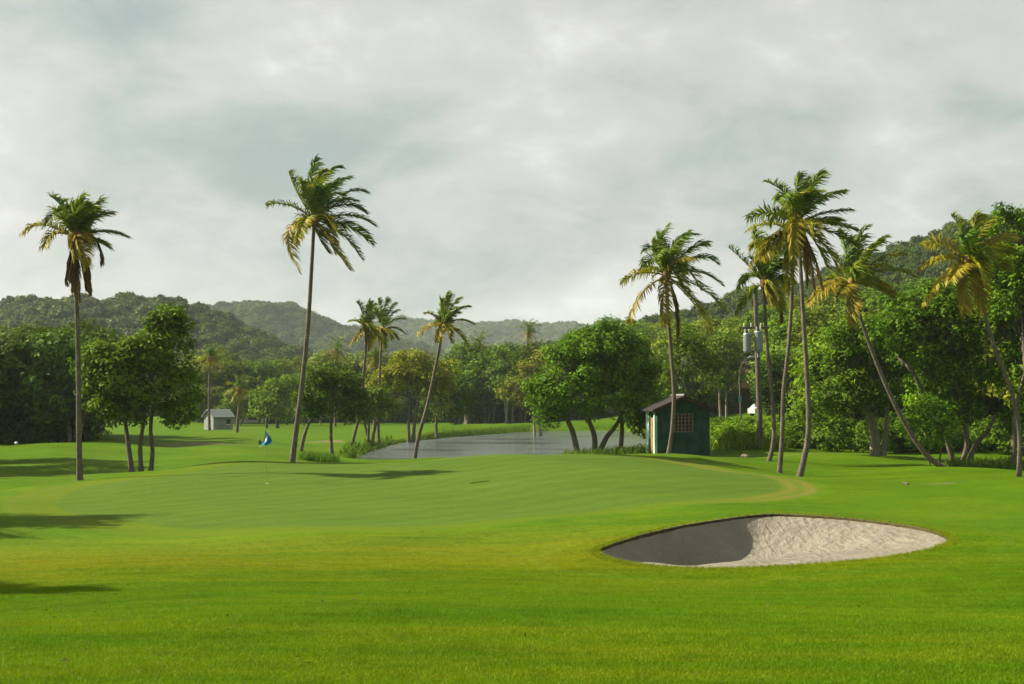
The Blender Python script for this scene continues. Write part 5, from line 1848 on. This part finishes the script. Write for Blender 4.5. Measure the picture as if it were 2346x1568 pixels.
# ------------------------------------------------------------------ blades of the nearest turf
def tuft_proto(seed, n=18, rad_=0.05, h=0.020):
    g = np.random.default_rng(seed)
    P = np.column_stack([g.normal(0, rad_ * 0.6, n), g.normal(0, rad_ * 0.6, n), np.full(n, -0.006)])
    hh = h * g.uniform(0.5, 1.25, n)
    a = g.uniform(0, 6.28, n)
    side = np.column_stack([np.cos(a), np.sin(a), np.zeros(n)]) * (0.0024 * g.uniform(0.7, 1.3, n))[:, None]
    ln = np.column_stack([g.normal(0.1, 0.6, n), g.normal(0, 0.6, n), np.zeros(n)]) * hh[:, None]
    up = np.column_stack([np.zeros(n), np.zeros(n), hh])
    V = np.empty((n, 4, 3))
    V[:, 0], V[:, 1] = P - side, P + side
    V[:, 2], V[:, 3] = P + up + ln + side * 0.25, P + up + ln - side * 0.25
    me = quad_mesh('turf_tuft', V.reshape(-1, 3), np.arange(n * 4).reshape(n, 4), M_BLADE, face_attr={'tint': np.clip(0.5 + g.normal(0, 0.2, n), 0, 1)})
    return bpy.data.objects.new('turf_tuft', me)


TUFTS = [tuft_proto(700 + i) for i in range(6)]
g = np.random.default_rng(77)
nT = 330000
ty = 7.5 + (32 - 7.5) * g.random(nT) ** 1.15
tx = (g.uniform(-500, 2846, nT) - 1173) / FPX * ty
okT = (g.random(nT) > smooth(13, 31, ty)) & (radial(tx, ty, bk_c, bk_xy) > 1.01) & (radial(tx, ty, gr_c, gr_xy) > 0.97)
tx, ty = tx[okT], ty[okT]
tz = tps(tx, ty) + 0.03 * smooth(1.4, 1.2, radial(tx, ty, bk_c, bk_xy))
TP = np.column_stack([tx, ty, tz])
td, te = dry_dirt(TP)
fade = 1 - 0.75 * smooth(18, 32, ty)
forest('short mown turf blades over the near slope', TP, (0.75 + 0.5 * g.random(len(tx))) * (0.5 + 0.5 * fade), TUFTS, 78, 'turf_grass', {'dry': td, 'dirt': te}, 'grass')


gf = np.random.default_rng(91)
fy = 9 + 20 * gf.random(90)
fx = (gf.uniform(0, 2346, 90) - 1173) / FPX * fy
kf = radial(fx, fy, bk_c, bk_xy) > 1.05
fx, fy = fx[kf], fy[kf]
Vf, Ff = leaves_at(np.column_stack([fx, fy, tps(fx, fy) + 0.022]), np.tile((0.0, 0.0, 1.5), (len(fx), 1)), 0.055, 0.028, 92)
fo = mobj('fallen_leaves', quad_mesh('fallen_leaves', Vf, Ff, M_LEAF, face_attr={'tint': gf.uniform(0.2, 0.8, len(fx))}))
fo.color = (0.075, 0.062, 0.02, 1)
tag(fo, 'dry leaves strewn on the near turf', 'leaves', kind='stuff')

# ------------------------------------------------------------------ air
def haze_box(density):
    m, t, out = new_mat('haze_air')
    v = t.add('ShaderNodeVolumePrincipled')
    v.inputs['Color'].default_value = (0.80, 0.90, 0.93, 1)
    v.inputs['Density'].default_value = density
    v.inputs['Anisotropy'].default_value = 0.2
    t.l.new(v.outputs[0], out.inputs['Volume'])
    o = MB().box(-2700, 2700, -200, 2800, -8, 150).build('haze', m)
    return tag(o, 'thin pale haze filling the air over the valley', 'haze', kind='stuff')


haze_box(0.00012)
